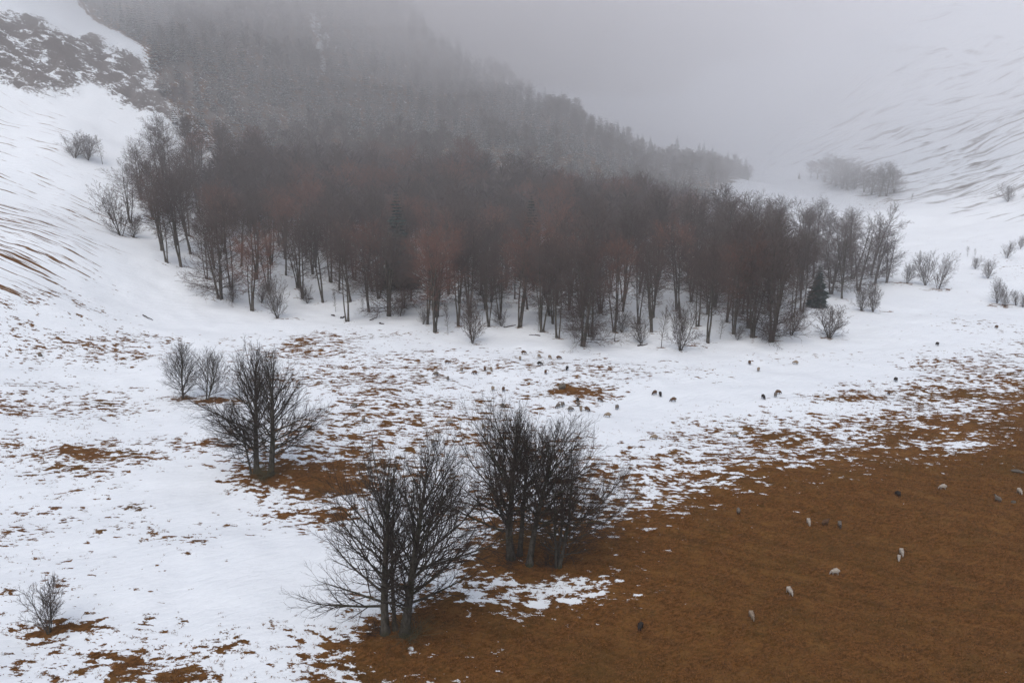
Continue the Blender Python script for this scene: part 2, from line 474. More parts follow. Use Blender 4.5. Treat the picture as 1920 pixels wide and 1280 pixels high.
# snow
s1 = noise_node(nt, flatpos, 0.25, 5, 0.6)
scx = mix_rgb(nt, s1, (0.76, 0.815, 0.86), (0.81, 0.855, 0.895))
colr = mix_rgb(nt, grass_mask, scx, gc)
# rock
rv = mapping(nt, pos, (R(12), R(-20), R(30)), (1, 1, 2.2))
r1 = noise_node(nt, rv, 0.17, 10, 0.72, 0.5)
r2 = noise_node(nt, rv, 0.9, 6, 0.7)
sepn = N(nt, 'ShaderNodeSeparateXYZ'); nt.links.new(geo.outputs['Normal'], sepn.inputs[0])
steep = map_range(nt, sepn.outputs['Z'], 0.92, 0.62)
rk = math_node(nt, 'MULTIPLY', attr('rock'), math_node(nt, 'ADD', map_range(nt, r1, 0.37, 0.58), math_node(nt, 'MULTIPLY', steep, 0.35), clamp=True))
rk = map_range(nt, math_node(nt, 'ADD', rk, math_node(nt, 'MULTIPLY', math_node(nt, 'SUBTRACT', r2, 0.5), 1.6)), 0.40, 0.66)
rk = math_node(nt, 'MULTIPLY', rk, map_range(nt, attr('rock'), 0.05, 0.3))
rc = mix_rgb(nt, r2, (0.065, 0.059, 0.059), (0.20, 0.18, 0.17))
colr = mix_rgb(nt, rk, colr, rc)
nt.links.new(colr, b.inputs['Base Color'])
b.inputs['Roughness'].default_value = 0.85
sn1 = noise_node(nt, mapping(nt, flatpos, (0, 0, R(-35)), (0.5, 1.3, 0)), 0.9, 5, 0.6)
hgt = math_node(nt, 'ADD', math_node(nt, 'MULTIPLY', sn1, 0.30), math_node(nt, 'ADD', math_node(nt, 'MULTIPLY', math_node(nt, 'SUBTRACT', 1.0, grass_mask), 0.10), math_node(nt, 'MULTIPLY', math_node(nt, 'MULTIPLY', grass_mask, g1), 0.20)))
bp = N(nt, 'ShaderNodeBump'); bp.inputs['Strength'].default_value = 0.8; bp.inputs['Distance'].default_value = 1.0
nt.links.new(hgt, bp.inputs['Height']); nt.links.new(bp.outputs[0], b.inputs['Normal'])
M_GROUND = m
gme.materials.append(M_GROUND)
terrain = bpy.data.objects.new('ground', gme); col.objects.link(terrain)
terrain['kind'] = 'structure'
terrain['label'] = 'snow covered mountain meadow and hillsides with patches of bare brown grass'

# ------------------------------------------------------------------ tree growth
def unit(v):
    return v / np.maximum(np.linalg.norm(v, axis=-1, keepdims=True), 1e-9)
def basis(t):
    ref = np.where(np.abs(t[..., 2:3]) > 0.9, np.array([1.0, 0, 0]), np.array([0, 0, 1.0]))
    u = unit(np.cross(t, ref)); return u, np.cross(t, u)
def grow(start, d, length, k, up, jit, rg, gravity=None):
    n = len(start)
    P = np.empty((n, k, 3)); P[:, 0] = start
    step = (length / (k - 1))[:, None]
    for j in range(1, k):
        d = d + rg.normal(0, jit, (n, 3))
        d[:, 2] += up
        d = unit(d)
        P[:, j] = P[:, j - 1] + d * step
    return P
def tubes(P, Rr, sides):
    n, k, _ = P.shape
    T = np.empty_like(P)
    T[:, 1:-1] = P[:, 2:] - P[:, :-2]; T[:, 0] = P[:, 1] - P[:, 0]; T[:, -1] = P[:, -1] - P[:, -2]
    T = unit(T)
    u, v = basis(T)
    a = np.arange(sides) * 2 * math.pi / sides
    V = P[:, :, None] + Rr[:, :, None, None] * (np.cos(a)[None, None, :, None] * u[:, :, None] + np.sin(a)[None, None, :, None] * v[:, :, None])
    idx = np.arange(n * k * sides).reshape(n, k, sides)
    A = idx[:, :-1]; B = idx[:, 1:]
    q = np.stack([A, np.roll(A, -1, 2), np.roll(B, -1, 2), B], -1).reshape(-1, 4)
    return V.reshape(-1, 3), q
class Mesh:
    def __init__(s): s.v = []; s.q = []; s.n = 0
    def add(s, V, q): s.v.append(V); s.q.append(q + s.n); s.n += len(V)
    def build(s, name, mat):
        me = mesh_from(name, np.concatenate(s.v), quads=np.concatenate(s.q))
        me.materials.append(mat); return me
def spawn(P, Rr, count, t0, t1, ang, lenf, k, up, jit, rratio, rtip, rg, bias=None, rmin=0.0, power=1.0):
    """children along parent paths; count per parent (array); ang/lenf take t, parent index"""
    pi = np.repeat(np.arange(len(P)), count)
    n = len(pi)
    loc = np.concatenate([(np.arange(c) + rg.uniform(0.1, 0.9, c)) / max(c, 1) for c in count]) if n else np.zeros(0)
    t = t0 + (t1 - t0) * loc ** power
    kk = P.shape[1]
    f = t * (kk - 1); i0 = np.minimum(f.astype(int), kk - 2); fr = (f - i0)[:, None]
    a = P[pi, i0]; b_ = P[pi, i0 + 1]
    start = a * (1 - fr) + b_ * fr
    tan = unit(b_ - a)
    r0 = Rr[pi, i0] * (1 - fr[:, 0]) + Rr[pi, i0 + 1] * fr[:, 0]
    u, v = basis(tan)
    az = np.arange(n) * 2.39996 + rg.uniform(-0.6, 0.6, n)
    th = np.radians(ang(t) + rg.normal(0, 7, n))
    rad = np.cos(az)[:, None] * u + np.sin(az)[:, None] * v
    d = np.cos(th)[:, None] * tan + np.sin(th)[:, None] * rad
    L = lenf(t, pi) * rg.uniform(0.72, 1.18, n)
    if bias is not None:
        L = L * np.clip(1 + d[:, 0] * bias[0] + d[:, 1] * bias[1], 0.25, 2.2)
    C = grow(start, d, np.maximum(L, 0.05), k, up, jit, rg)
    rb = np.minimum(np.maximum(r0 * rratio, rmin), np.maximum(L * 0.018, rmin))
    s = np.linspace(0, 1, k)[None, :]
    RR = rb[:, None] * (1 - s) ** 0.8 + rtip * s ** 0.5
    return C, RR, L
def interp_profile(pts):
    xa = [p[0] for p in pts]; ya = [p[1] for p in pts]
    return lambda t: np.interp(t, xa, ya)

def make_beech(seed, H, r, stems, clear, width, n1, n2, n3, n4, prof=None, ang=(82, 26), tip=0.006, spread=0.0, lean=(0, 0), bias=None, sides=(8, 5, 4, 3, 3), up=0.05, droop=0.0, twigr=0.011):
    """trunk mesh and crown mesh of one bare broadleaf tree, foot at the origin"""
    rg = np.random.default_rng(seed)
    st = []; hs_ = []
    for i in range(stems):
        a = rg.uniform(0, 6.28) if stems > 1 else 0
        off = (0.10 + 0.22 * (stems > 1)) * r * 3 * (stems > 1)
        p0 = np.array([math.cos(a) * off, math.sin(a) * off, -0.35])
        sp = spread * rg.uniform(0.5, 1.2)
        d = np.array([math.cos(a) * sp + lean[0] * 0.8, math.sin(a) * sp + lean[1] * 0.8, 1.0])
        st.append((p0, d)); hs_.append(H * (1.0 if i == 0 else rg.uniform(0.72, 0.98)) + 0.35)
    k = 15
    P = grow(np.array([s[0] for s in st]), unit(np.array([s[1] for s in st])), np.array(hs_), k, 0.018 if spread else 0.0, 0.028, rg)
    P[:, 0] = np.array([s[0] for s in st])
    top = P[:, :, 2].max(1)
    s = np.linspace(0, 1, k)[None, :]
    rs = r * np.array([1.0] + [rg.uniform(0.6, 0.95) for _ in range(stems - 1)])[:, None]
    RT = rs * ((1 - s) ** 0.75 * 0.93 + 0.02) * (1 + 0.45 * np.exp(-s * 30))
    trunk = Mesh(); V, q = tubes(P, RT, sides[0]); trunk.add(V, q)
    prof = prof or interp_profile([(0, .55), (.15, .85), (.4, 1.0), (.65, .86), (.85, .55), (1, .22)])
    cl = clear
    A = lambda t: np.interp((t - cl) / (1 - cl), [0, 0.5, 1], [ang[0], (ang[0] + ang[1]) / 2 - 4, ang[1]])
    Lf = lambda t, pi: width * prof((t - cl) / (1 - cl)) * (np.array(hs_)[pi] / H)
    cnt = np.full(stems, max(4, int(n1 / stems)))
    C1, R1, L1 = spawn(P, RT, cnt, cl, 0.985, A, Lf, 9, up - droop, 0.05, 0.38, 0.012, rg, bias=bias, rmin=0.018)
    crown = Mesh(); V, q = tubes(C1, R1, sides[1])
    limbs = Mesh(); limbs.add(V, q)
    c2 = np.maximum(2, (n2 * np.clip(L1 / width, 0.25, 1.5)).astype(int))
    C2, R2, L2 = spawn(C1, R1, c2, 0.12, 0.97, lambda t: 40 - 12 * t, lambda t, pi: L1[pi] * (0.55 - 0.30 * t), 6, up, 0.07, 0.55, 0.008, rg, rmin=0.012)
    V, q = tubes(C2, R2, sides[2]); crown.add(V, q)
    c3 = np.maximum(2, (n3 * np.clip(L2 / (0.35 * width), 0.3, 1.5)).astype(int))
    C3, R3, L3 = spawn(C2, R2, c3, 0.12, 1.0, lambda t: 38 - 12 * t, lambda t, pi: np.maximum(L2[pi] * (0.52 - 0.22 * t), 0.25), 4, up * 0.9, 0.08, 0.6, tip, rg, rmin=twigr)
    V, q = tubes(C3, R3, sides[3]); crown.add(V, q)
    if n4:
        c4 = np.full(len(C3), n4)
        C4, R4, L4 = spawn(C3, R3, c4, 0.15, 1.0, lambda t: 34 + 0 * t, lambda t, pi: np.maximum(L3[pi] * 0.5, 0.18), 3, up * 0.9, 0.08, 0.7, tip * 0.8, rg, rmin=twigr * 0.8)
        V, q = tubes(C4, R4, 3); crown.add(V, q)
    return trunk, limbs, crown

def thing(name, label, cat, loc, rz=0.0, group=None, scale=None):
    e = bpy.data.objects.new(name, None); col.objects.link(e)
    e.location = loc; e.rotation_euler = (0, 0, rz)
    e.empty_display_size = 0.3
    if scale is not None: e.scale = scale
    e['label'] = label; e['category'] = cat
    if group: e['group'] = group
    return e
def part(name, me, parent):
    ob = bpy.data.objects.new(name, me); col.objects.link(ob); ob.parent = parent
    return ob
def single_tree(name, label, cat, foot, meshes, mats, rz=0.0, group=None, extra=()):
    t = thing(name, label, cat, foot, rz, group)
    part('trunk', meshes[0].build('trunk', mats[0]), t)
    part('limbs', meshes[1].build('limbs', mats[0] if len(mats) < 3 else mats[2]), t)
    part('crown', meshes[2].build('crown', mats[1]), t)
    return t

# ------------------------------------------------------------------ the big beeches on the meadow
G1 = 'large bare beeches on the open meadow'
wide = interp_profile([(0, .80), (.12, 1.0), (.35, 1.0), (.6, .80), (.85, .50), (1, .20)])
def meadow_tree(label, px, py, tx, ty, r, width, clear, seed, bias=None, n1=56, n2=10, n3=6, n4=3, stems=1, spread=0.0, ang=(70, 14), name='beech_tree', prof=None, mats=None, droop=0.0, twigr=0.0062):
    g, H, lx = tree_span(px, py, tx, ty)
    ms = make_beech(seed, H * 0.95, r, stems, clear, width, n1, n2, n3, n4, prof=prof or wide, lean=(lx / H, 0), bias=bias, spread=spread, ang=ang, droop=droop, twigr=twigr)
    print(label[:40], 'H %.1f at %.1f,%.1f,%.1f' % (H, *g), 'verts', ms[2].n)
    return single_tree(name, label, 'tree', g, ms, mats or (M_BARK, M_TWIG), group=G1)
meadow_tree('big bare beech with a pale straight trunk, left one of the nearest clump', 722, 1186, 698, 862, 0.40, 6.8, 0.16, 11, bias=(-0.42, 0.0))
meadow_tree('big bare beech, right and tallest one of the nearest clump', 758, 1188, 792, 835, 0.44, 6.8, 0.16, 12, bias=(0.42, 0.0))
meadow_tree('slim bare beech squeezed between the two big trunks of the nearest clump', 741, 1180, 742, 900, 0.22, 3.6, 0.35, 13, n1=30, n2=9, n3=6, n4=3)
meadow_tree('tall dark bare beech, leftmost of the middle clump on the brown patch', 958, 1046, 948, 782, 0.44, 7.0, 0.2, 14, bias=(-0.40, 0.0))
meadow_tree('dark bare beech close behind the leftmost trunk of the middle clump', 974, 1040, 985, 800, 0.30, 4.4, 0.35, 15, n1=34, n2=10, n3=7, n4=3)
meadow_tree('bare beech with a pale grey trunk in the centre of the middle clump', 992, 1058, 1022, 795, 0.36, 6.4, 0.26, 16, bias=(0.2, 0.0))
meadow_tree('bushy many stemmed bare beech leaning right at the right end of the middle clump', 1046, 1062, 1092, 842, 0.20, 5.6, 0.10, 17, bias=(0.30, 0), n1=60, n2=12, n3=7, n4=3, stems=3, spread=0.10)
meadow_tree('tall bare beech on the left of the clump beside the bare brown patch', 482, 886, 466, 660, 0.42, 5.9, 0.16, 18, bias=(-0.38, 0))
meadow_tree('tall bare beech on the right of the clump beside the bare brown patch', 507, 890, 520, 660, 0.42, 5.7, 0.16, 19, bias=(0.38, 0))
meadow_tree('slender bare beech leaning left at the left foot of the brown patch clump', 471, 888, 436, 752, 0.15, 3.6, 0.15, 20, n1=30, n2=9, n3=6, n4=3)
meadow_tree('smaller bare tree on snow, left of a pair up the meadow', 343, 747, 338, 648, 0.20, 4.6, 0.08, 21, n1=46, n2=10, n3=6, n4=2, ang=(62, 20))
meadow_tree('smaller many stemmed bare tree on snow, right of a pair up the meadow', 388, 749, 390, 655, 0.13, 4.8, 0.08, 22, n1=60, n2=9, n3=6, n4=2, stems=5, spread=0.22, ang=(50, 20))
meadow_tree('small pale bare bush on a brown patch at the bottom left', 91, 1186, 93, 1078, 0.06, 2.5, 0.10, 23, n1=48, n2=8, n3=5, n4=2, stems=6, spread=0.30, ang=(48, 22), name='bare_bush', mats=(M_BARK, M_TWIG_GREY), droop=0.0, twigr=0.007)

# ------------------------------------------------------------------ the beech wood: prototypes copied one by one
tallp = interp_profile([(0, .50), (.2, .8), (.45, 1.0), (.7, .92), (.88, .58), (1, .22)])
fanp = interp_profile([(0, .95), (.2, 1.0), (.5, .95), (.75, .75), (1, .25)])
PROTO = {}
def proto(key, mats, *a, **k):
    ms = make_beech(*a, **k)
    PROTO[key] = (ms[0].build('trunk', mats[0]), ms[1].build('limbs', mats[0]), ms[2].build('crown', mats[1]), k['H'] if 'H' in k else a[1])
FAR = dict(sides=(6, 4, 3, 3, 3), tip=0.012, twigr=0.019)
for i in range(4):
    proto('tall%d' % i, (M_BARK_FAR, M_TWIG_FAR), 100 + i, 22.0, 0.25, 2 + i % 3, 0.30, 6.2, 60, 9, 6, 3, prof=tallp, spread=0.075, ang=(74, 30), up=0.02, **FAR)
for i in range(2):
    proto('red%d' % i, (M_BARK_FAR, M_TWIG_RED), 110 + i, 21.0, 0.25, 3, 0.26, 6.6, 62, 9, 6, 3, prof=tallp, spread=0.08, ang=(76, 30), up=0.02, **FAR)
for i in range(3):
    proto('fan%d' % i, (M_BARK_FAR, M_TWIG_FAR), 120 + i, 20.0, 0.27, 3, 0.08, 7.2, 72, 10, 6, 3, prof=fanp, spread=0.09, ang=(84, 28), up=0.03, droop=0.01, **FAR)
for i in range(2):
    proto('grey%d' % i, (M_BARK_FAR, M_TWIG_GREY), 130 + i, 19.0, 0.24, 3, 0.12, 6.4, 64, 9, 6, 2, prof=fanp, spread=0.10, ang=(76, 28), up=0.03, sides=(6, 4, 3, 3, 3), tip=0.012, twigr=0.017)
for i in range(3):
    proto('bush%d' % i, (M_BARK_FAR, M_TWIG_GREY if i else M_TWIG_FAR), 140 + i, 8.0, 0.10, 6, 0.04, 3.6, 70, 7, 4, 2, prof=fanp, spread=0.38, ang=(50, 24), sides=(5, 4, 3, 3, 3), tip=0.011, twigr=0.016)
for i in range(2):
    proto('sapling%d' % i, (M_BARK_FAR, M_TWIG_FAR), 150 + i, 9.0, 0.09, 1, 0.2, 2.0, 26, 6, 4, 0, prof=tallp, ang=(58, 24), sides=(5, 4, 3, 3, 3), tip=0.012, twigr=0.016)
def plant(key, name, label, foot, H, rz, group, width=1.0, cat='tree'):
    tr, li, cr, h0 = PROTO[key]
    s = H / h0
    t = thing(name, label, cat, foot, rz, group, (s * width, s * width, s))
    part('trunk', tr, t); part('limbs', li, t); part('crown', cr, t)
    return t
GW = 'bare beeches of the wood at the foot of the mountain'
placed = []
EDGE = [  # foot, tip height in the picture, prototype, label
 (313, 492, 345, 'tall0', 'bare beech at the left end of the wood, foot against the snow slope'),
 (341, 500, 330, 'tall1', 'tall bare beech next right of the leftmost trunks of the wood'),
 (413, 560, 385, 'fan0', 'wide many stemmed bare beech at the lower left corner of the wood'),
 (472, 582, 418, 'red0', 'russet bare beech standing forward at the lower left corner of the wood'),
 (558, 540, 380, 'tall2', 'bare beech behind the small bushy tree at the left front of the wood'),
 (607, 567, 395, 'tall3', 'bare beech with joined stems at the left front of the wood'),
 (651, 603, 430, 'tall0', 'bare beech standing foremost in the left third of the wood front'),
 (710, 560, 395, 'tall2', 'bare beech set back behind the forked one left of the wood centre'),
 (730, 592, 405, 'fan1', 'forked bare beech with spreading stems left of the wood centre'),
 (815, 622, 430, 'red1', 'thick trunked russet bare beech left of the small spreading tree'),
 (800, 608, 440, 'tall1', 'bare beech just behind the thick russet one of the wood front'),
 (860, 568, 390, 'tall3', 'bare beech set back above the small spreading tree of the wood front'),
 (973, 613, 400, 'red0', 'tall thick bare beech right of the small spreading tree, russet on top'),
 (1016, 622, 430, 'tall2', 'slim bare beech right of the tall thick one at the wood centre'),
 (1046, 634, 440, 'tall0', 'bare beech left of the broad fan shaped one at the wood front'),
 (1092, 650, 455, 'fan2', 'broad fan shaped bare beech standing foremost at the wood centre'),
 (1152, 622, 440, 'red1', 'russet bare beech right behind the broad fan shaped one'),
 (1223, 622, 440, 'tall1', 'bare beech left of the low bushy one on the right half of the wood front'),
 (1328, 642, 440, 'tall3', 'straight bare beech right of the low bushy one at the wood front'),
 (1376, 626, 430, 'red0', 'bare beech among slim stems on the right half of the wood front'),
 (1412, 632, 420, 'tall2', 'tall bare beech in the right part of the wood front'),
 (1447, 640, 450, 'fan0', 'fan shaped bare beech at the right end of the wood front'),
 (1503, 584, 430, 'tall0', 'bare beech left of the dark green fir at the right end of the wood'),
 (1580, 560, 415, 'grey0', 'tall grey bare beech right behind the dark green fir'),
 (1610, 545, 418, 'grey1', 'round topped grey bare beech near the right end of the wood'),
 (1640, 532, 420, 'grey0', 'grey bare beech next to last at the right end of the wood'),
 (1662, 530, 425, 'grey1', 'fan shaped grey bare beech at the very right end of the wood'),
 (1560, 530, 412, 'grey1', 'grey bare beech on the skyline of the right lobe of the wood'),
 (1525, 522, 415, 'grey0', 'open crowned grey bare beech left on the right lobe of the wood'),
]
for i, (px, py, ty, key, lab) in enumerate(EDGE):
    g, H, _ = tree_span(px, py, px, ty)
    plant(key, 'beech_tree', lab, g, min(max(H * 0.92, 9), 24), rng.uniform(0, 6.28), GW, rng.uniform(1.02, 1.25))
    placed.append((g[0], g[1]))
SMALL = [
 (227, 442, 345, 'bush0', 'bare bushy tree on the snow edge at the far left of the wood', 0.9),
 (250, 446, 400, 'bush1', 'low bare bush at the left foot of the wood', 1.0),
 (520, 597, 520, 'bush2', 'small dark bushy tree alone at the left front of the wood', 0.9),
 (886, 644, 555, 'bush0', 'small spreading bare tree before the centre of the wood', 1.05),
 (840, 625, 570, 'sapling0', 'thin bare sapling left of the small spreading tree', 1.0),
 (1275, 657, 560, 'bush1', 'low bushy bare tree foremost on the right half of the wood front', 0.8),
 (1152, 640, 560, 'sapling1', 'thin bare sapling right of the broad fan shaped beech', 1.0),
 (1240, 652, 575, 'sapling0', 'thin bare sapling left of the low bushy tree', 1.0),
 (1555, 634, 575, 'bush2', 'wide low bare tree with spreading limbs in front of the dark green fir', 1.55),
 (1615, 582, 530, 'bush1', 'left bare bush of a pair on the snow right of the wood', 1.0),
 (1637, 585, 530, 'bush0', 'right bare bush of a pair on the snow right of the wood', 0.95),
 (1700, 530, 490, 'bush1', 'small bare bush between the wood and the next pair of trees', 1.0),
 (1735, 535, 472, 'bush2', 'left bare tree of the pair standing right of the wood', 0.9),
 (1759, 542, 474, 'bush0', 'right bare tree of the pair standing right of the wood', 0.75),
 (1814, 482, 462, 'sapling1', 'tiny bare sapling on the right hill, left one of two', 1.2),
 (1828, 482, 466, 'sapling0', 'tiny bare sapling on the right hill, right one of two', 1.2),
 (1828, 504, 480, 'bush1', 'small bare bush below the two saplings on the right hill', 1.1),
 (1852, 522, 486, 'bush2', 'bare bush between the two saplings and the lone tree at the right edge', 1.0),
 (1870, 568, 520, 'bush0', 'bare spreading tree low on the right edge of the meadow', 0.9),
 (1885, 574, 538, 'bush1', 'bare bush close right of the spreading tree at the right edge', 0.8),
 (1905, 573, 545, 'bush2', 'small bare tree last but one at the right edge', 0.9),
 (1917, 576, 548, 'bush1', 'bare bush cut by the right edge of the picture', 0.9),
 (1887, 484, 450, 'bush0', 'bare tree up on the right hill near the picture edge', 0.9),
 (1913, 467, 442, 'bush2', 'bare tree highest up on the right hill at the picture edge', 0.8),
 (140, 296, 248, 'bush1', 'round grey bush on the snow slope at the far left', 1.55),
 (165, 300, 255, 'bush2', 'grey bush close right of the round one on the left slope', 1.2),
 (192, 308, 255, 'sapling0', 'thin bare tree on the slope left of the wood', 1.2),
 (1890, 378, 345, 'bush1', 'hazy bush on the right hill at the picture edge', 1.3),
 (1708, 378, 362, 'sapling1', 'tiny hazy sapling at the foot of the right hill', 1.3),
]
for (px, py, ty, key, lab, w) in SMALL:
    g = ground(px, py)
    if g is None: continue
    g, H, _ = tree_span(px, py, px, ty)
    plant(key, 'sapling' if 'sapling' in key else 'bare_bush', lab, g, max(H, 1.5), rng.uniform(0, 6.28), 'small bare trees and bushes round the wood', w, 'tree' if 'tree' in lab or 'sapling' in lab else 'bush')
    if 210 < px < 1680: placed.append((g[0], g[1]))

# the inside of the wood: outline on the ground
def gp(px, py): return ground(px, py)[:2]
poly = [gp(310, 480), gp(420, 545), gp(560, 560), gp(650, 588), gp(820, 610), gp(1090, 632), gp(1330, 625), gp(1470, 615), gp(1530, 570), gp(1600, 545), gp(1655, 528)]
poly += [np.array([112, 258]), np.array([85, 290]), np.array([60, 312]), np.array([10, 322]), np.array([-60, 330]), np.array([-110, 318]), np.array([-125, 285]), gp(225, 420)]
poly = np.array(poly)
def inside(x, y, pl=poly):
    c = False; n = len(pl); j = n - 1
    for i in range(n):
        if ((pl[i, 1] > y) != (pl[j, 1] > y)) and (x < (pl[j, 0] - pl[i, 0]) * (y - pl[i, 1]) / (pl[j, 1] - pl[i, 1]) + pl[i, 0]): c = not c
        j = i
    return c
inner = []
tries = 0
while len(inner) < 270 and tries < 60000:
    tries += 1
    x = rng.uniform(-130, 118); y = rng.uniform(150, 335)
    if not inside(x, y): continue
    dmin = 6.0 + 3.0 * smooth(170, 300, y)
    if any((x - a) ** 2 + (y - b_) ** 2 < dmin * dmin for a, b_ in placed): continue
    placed.append((x, y)); inner.append((x, y))
print('inner trees', len(inner), 'tries', tries)
FIR_SPOTS = [(at_depth(742, 352, 214)[0], 214), (at_depth(996, 362, 222)[0], 222)]
zi = height([p[0] for p in inner], [p[1] for p in inner])
for (x, y), z in zip(inner, zi):
    u = rng.random()
    if x > 60: key = 'grey%d' % rng.integers(2) if u < 0.5 else 'tall%d' % rng.integers(4)
    else: key = 'red%d' % rng.integers(2) if u < 0.16 else ('tall%d' % rng.integers(4) if u < 0.9 else 'fan%d' % rng.integers(3))
    H = (14.0 if any(y < d_ - 2 and abs(x - fx_ * y / d_) < 5.5 and y > d_ - 45 for fx_, d_ in FIR_SPOTS) else rng.uniform(16.5, 23.5)) * (0.86 if x > 70 else 1.0)
    look = {'r': 'russet topped bare beech', 't': 'tall brown bare beech', 'f': 'broad spreading bare beech', 'g': 'greyish bare beech'}[key[0]]
    row = 'in the front rows' if y < 200 else ('in the middle rows' if y < 250 else 'in the hazy back rows')
    side = 'the left end' if x < -70 else ('the left half' if x < -20 else ('the centre' if x < 25 else ('the right half' if x < 70 else 'the right end')))
    lab = '%s %s at %s of the wood' % (look, row, side)
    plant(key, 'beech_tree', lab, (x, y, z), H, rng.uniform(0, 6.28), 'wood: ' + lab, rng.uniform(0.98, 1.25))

front = [gp(px, py) for px, py in ((430, 566), (500, 575), (585, 572), (625, 590), (690, 592), (760, 598), (790, 612), (930, 612), (1000, 625), (1065, 640), (1120, 640), (1180, 632), (1215, 640), (1300, 634), (1350, 632), (1390, 640), (1425, 640), (1475, 628), (1490, 610))]
for i, (x, y) in enumerate(front):
    x += rng.uniform(-2, 2); y += rng.uniform(-1.5, 4)
    plant(['bush0', 'bush2', 'bush1', 'sapling0', 'sapling1'][i % 5], 'bare_bush', 'low bare undergrowth among the trunks along the front of the wood', (x, y, h1(x, y)), rng.uniform(3.0, 6.5), rng.uniform(0, 6.28), 'undergrowth along the front of the wood', rng.uniform(0.9, 1.3), 'bush')

# litter and melt rings at the feet of the trees of the wood
for (tx_, ty_) in placed:
    c0, c1 = np.searchsorted(xs, [tx_ - 5, tx_ + 5]); r0, r1_ = np.searchsorted(ys, [ty_ - 5, ty_ + 5])
    if c1 <= c0 or r1_ <= r0: continue
    idx = (np.arange(r0, r1_)[:, None] * nx + np.arange(c0, c1)[None, :]).ravel()
    d_ = np.hypot(gx[idx] - tx_, gy[idx] - ty_)
    bare[idx] = np.maximum(bare[idx], np.interp(d_, [0, 1.0, 2.6, 5.0], [0.2, -0.7, -1.5, -2.6]))
gme.attributes['bare'].data.foreach_set('value', bare.astype(np.float32))

# ------------------------------------------------------------------ firs
def fir_material(name, green, snow):
    m, nt, b, o = new_mat(name)
    geo = N(nt, 'ShaderNodeNewGeometry'); tc = N(nt, 'ShaderNodeTexCoord'); oi = N(nt, 'ShaderNodeObjectInfo')
    n1 = noise_node(nt, geo.outputs['Position'], 0.9, 4, 0.6)
    c = mix_rgb(nt, n1, (green[0] * 0.6, green[1] * 0.6, green[2] * 0.6), green)
    if snow:
        sp = N(nt, 'ShaderNodeSeparateXYZ'); nt.links.new(geo.outputs['Normal'], sp.inputs[0])
        n2 = noise_node(nt, geo.outputs['Position'], 1.3, 3, 0.6)
        f = math_node(nt, 'MULTIPLY', map_range(nt, n2, 0.55 - 0.1 * snow, 0.62), snow, clamp=True)
        c = mix_rgb(nt, f, c, (0.78, 0.80, 0.84))
    nt.links.new(c, b.inputs['Base Color'])
    return m
M_FIR = fir_material('fir_needles', (0.020, 0.042, 0.034), 0.10)
M_FIR_SNOW = fir_material('snowy_fir_needles', (0.022, 0.036, 0.034), 0.55)
def fir_arrays(seed, H, Rw, tiers, per, segs=1):
    rg = np.random.default_rng(seed)
    V = []; Q = []; n = 0
    for i in range(tiers):
        f = i / (tiers - 1)
        z = H * (0.08 + 0.90 * f)
        rad = Rw * (1 - f) ** 0.85 * rg.uniform(0.8, 1.12) + 0.12
        for j in range(per):
            a = 6.283 * (j + rg.uniform(-.35, .35)) / per + i * 1.1
            L = rad * rg.uniform(0.65, 1.15); w = L * rg.uniform(0.20, 0.32) + 0.08
            dr = -0.20 * L + 0.10 * L * f * 3
            c, s = math.cos(a), math.sin(a)
            th = rg.uniform(0.05, 0.2) * L
            p = np.array([[0, 0, z + 0.06 * L], [c * L * .55 - s * w, s * L * .55 + c * w, z + dr * .35 - th], [c * L, s * L, z + dr], [c * L * .55 + s * w, s * L * .55 - c * w, z + dr * .35 - th], [c * L * .55, s * L * .55, z + dr * .25 + th]])
            V.append(p); Q.append(np.array([[0, 1, 4], [1, 2, 4], [2, 3, 4], [3, 0, 4]]) + n); n += 5
    return np.concatenate(V), np.concatenate(Q)
def fir_trunk(H, r):
    P = np.array([[[0, 0, -0.4], [0, 0, H * .5], [0, 0, H * .99]]]); V, q = tubes(P, np.array([[r, r * .55, 0.02]]), 6)
    me = mesh_from('trunk', V, quads=q); me.materials.append(M_BARK_FAR); return me
FIRP = []
for i in range(3):
    V, T = fir_arrays(200 + i, 14.0, 2.7, 30, 13)
    FIRP.append((fir_trunk(14.0, 0.22), V, T))
def fir_mesh(i, mat):
    me = mesh_from('crown', FIRP[i][1], tris=FIRP[i][2], smooth_shade=False); me.materials.append(mat); return me
FM = {(i, s): fir_mesh(i, M_FIR_SNOW if s else M_FIR) for i in range(3) for s in (0, 1)}
def fir(label, foot, H, group, snow, k, width=1.0):
    t = thing('fir_tree', label, 'tree', foot, rng.uniform(0, 6.28), group, (H / 14 * width, H / 14 * width, H / 14))
    part('trunk', FIRP[k][0], t); part('crown', FM[(k, snow)], t)
# dark green firs standing in the wood
def wood_fir(label, x, y, H, k, width=1.2):
    fir(label, (x, y, h1(x, y)), H, 'dark green firs in the wood', 0, k, width)
def in_wood(px, py_tip, d, H):
    p = at_depth(px, py_tip, d); return p[0], d
x, y = in_wood(742, 352, 214, 0); wood_fir('dark green fir in the left half of the brown wood', x, y, at_depth(742, 350, 214)[2] - h1(x, y), 0, 1.05)
x, y = in_wood(996, 362, 222, 0); wood_fir('dark green fir deep in the centre of the brown wood', x, y, at_depth(996, 360, 222)[2] - h1(x, y), 1, 1.05)
x, y = in_wood(1538, 498, 196, 0); wood_fir('broad dark green fir at the right front of the wood', x, y, at_depth(1538, 496, 196)[2] - h1(x, y), 2, 1.6)
x, y = in_wood(1465, 425, 230, 0); wood_fir('dark fir tip above the wood left of its right lobe', x, y, at_depth(1465, 430, 230)[2] - h1(x, y), 1, 1.1)

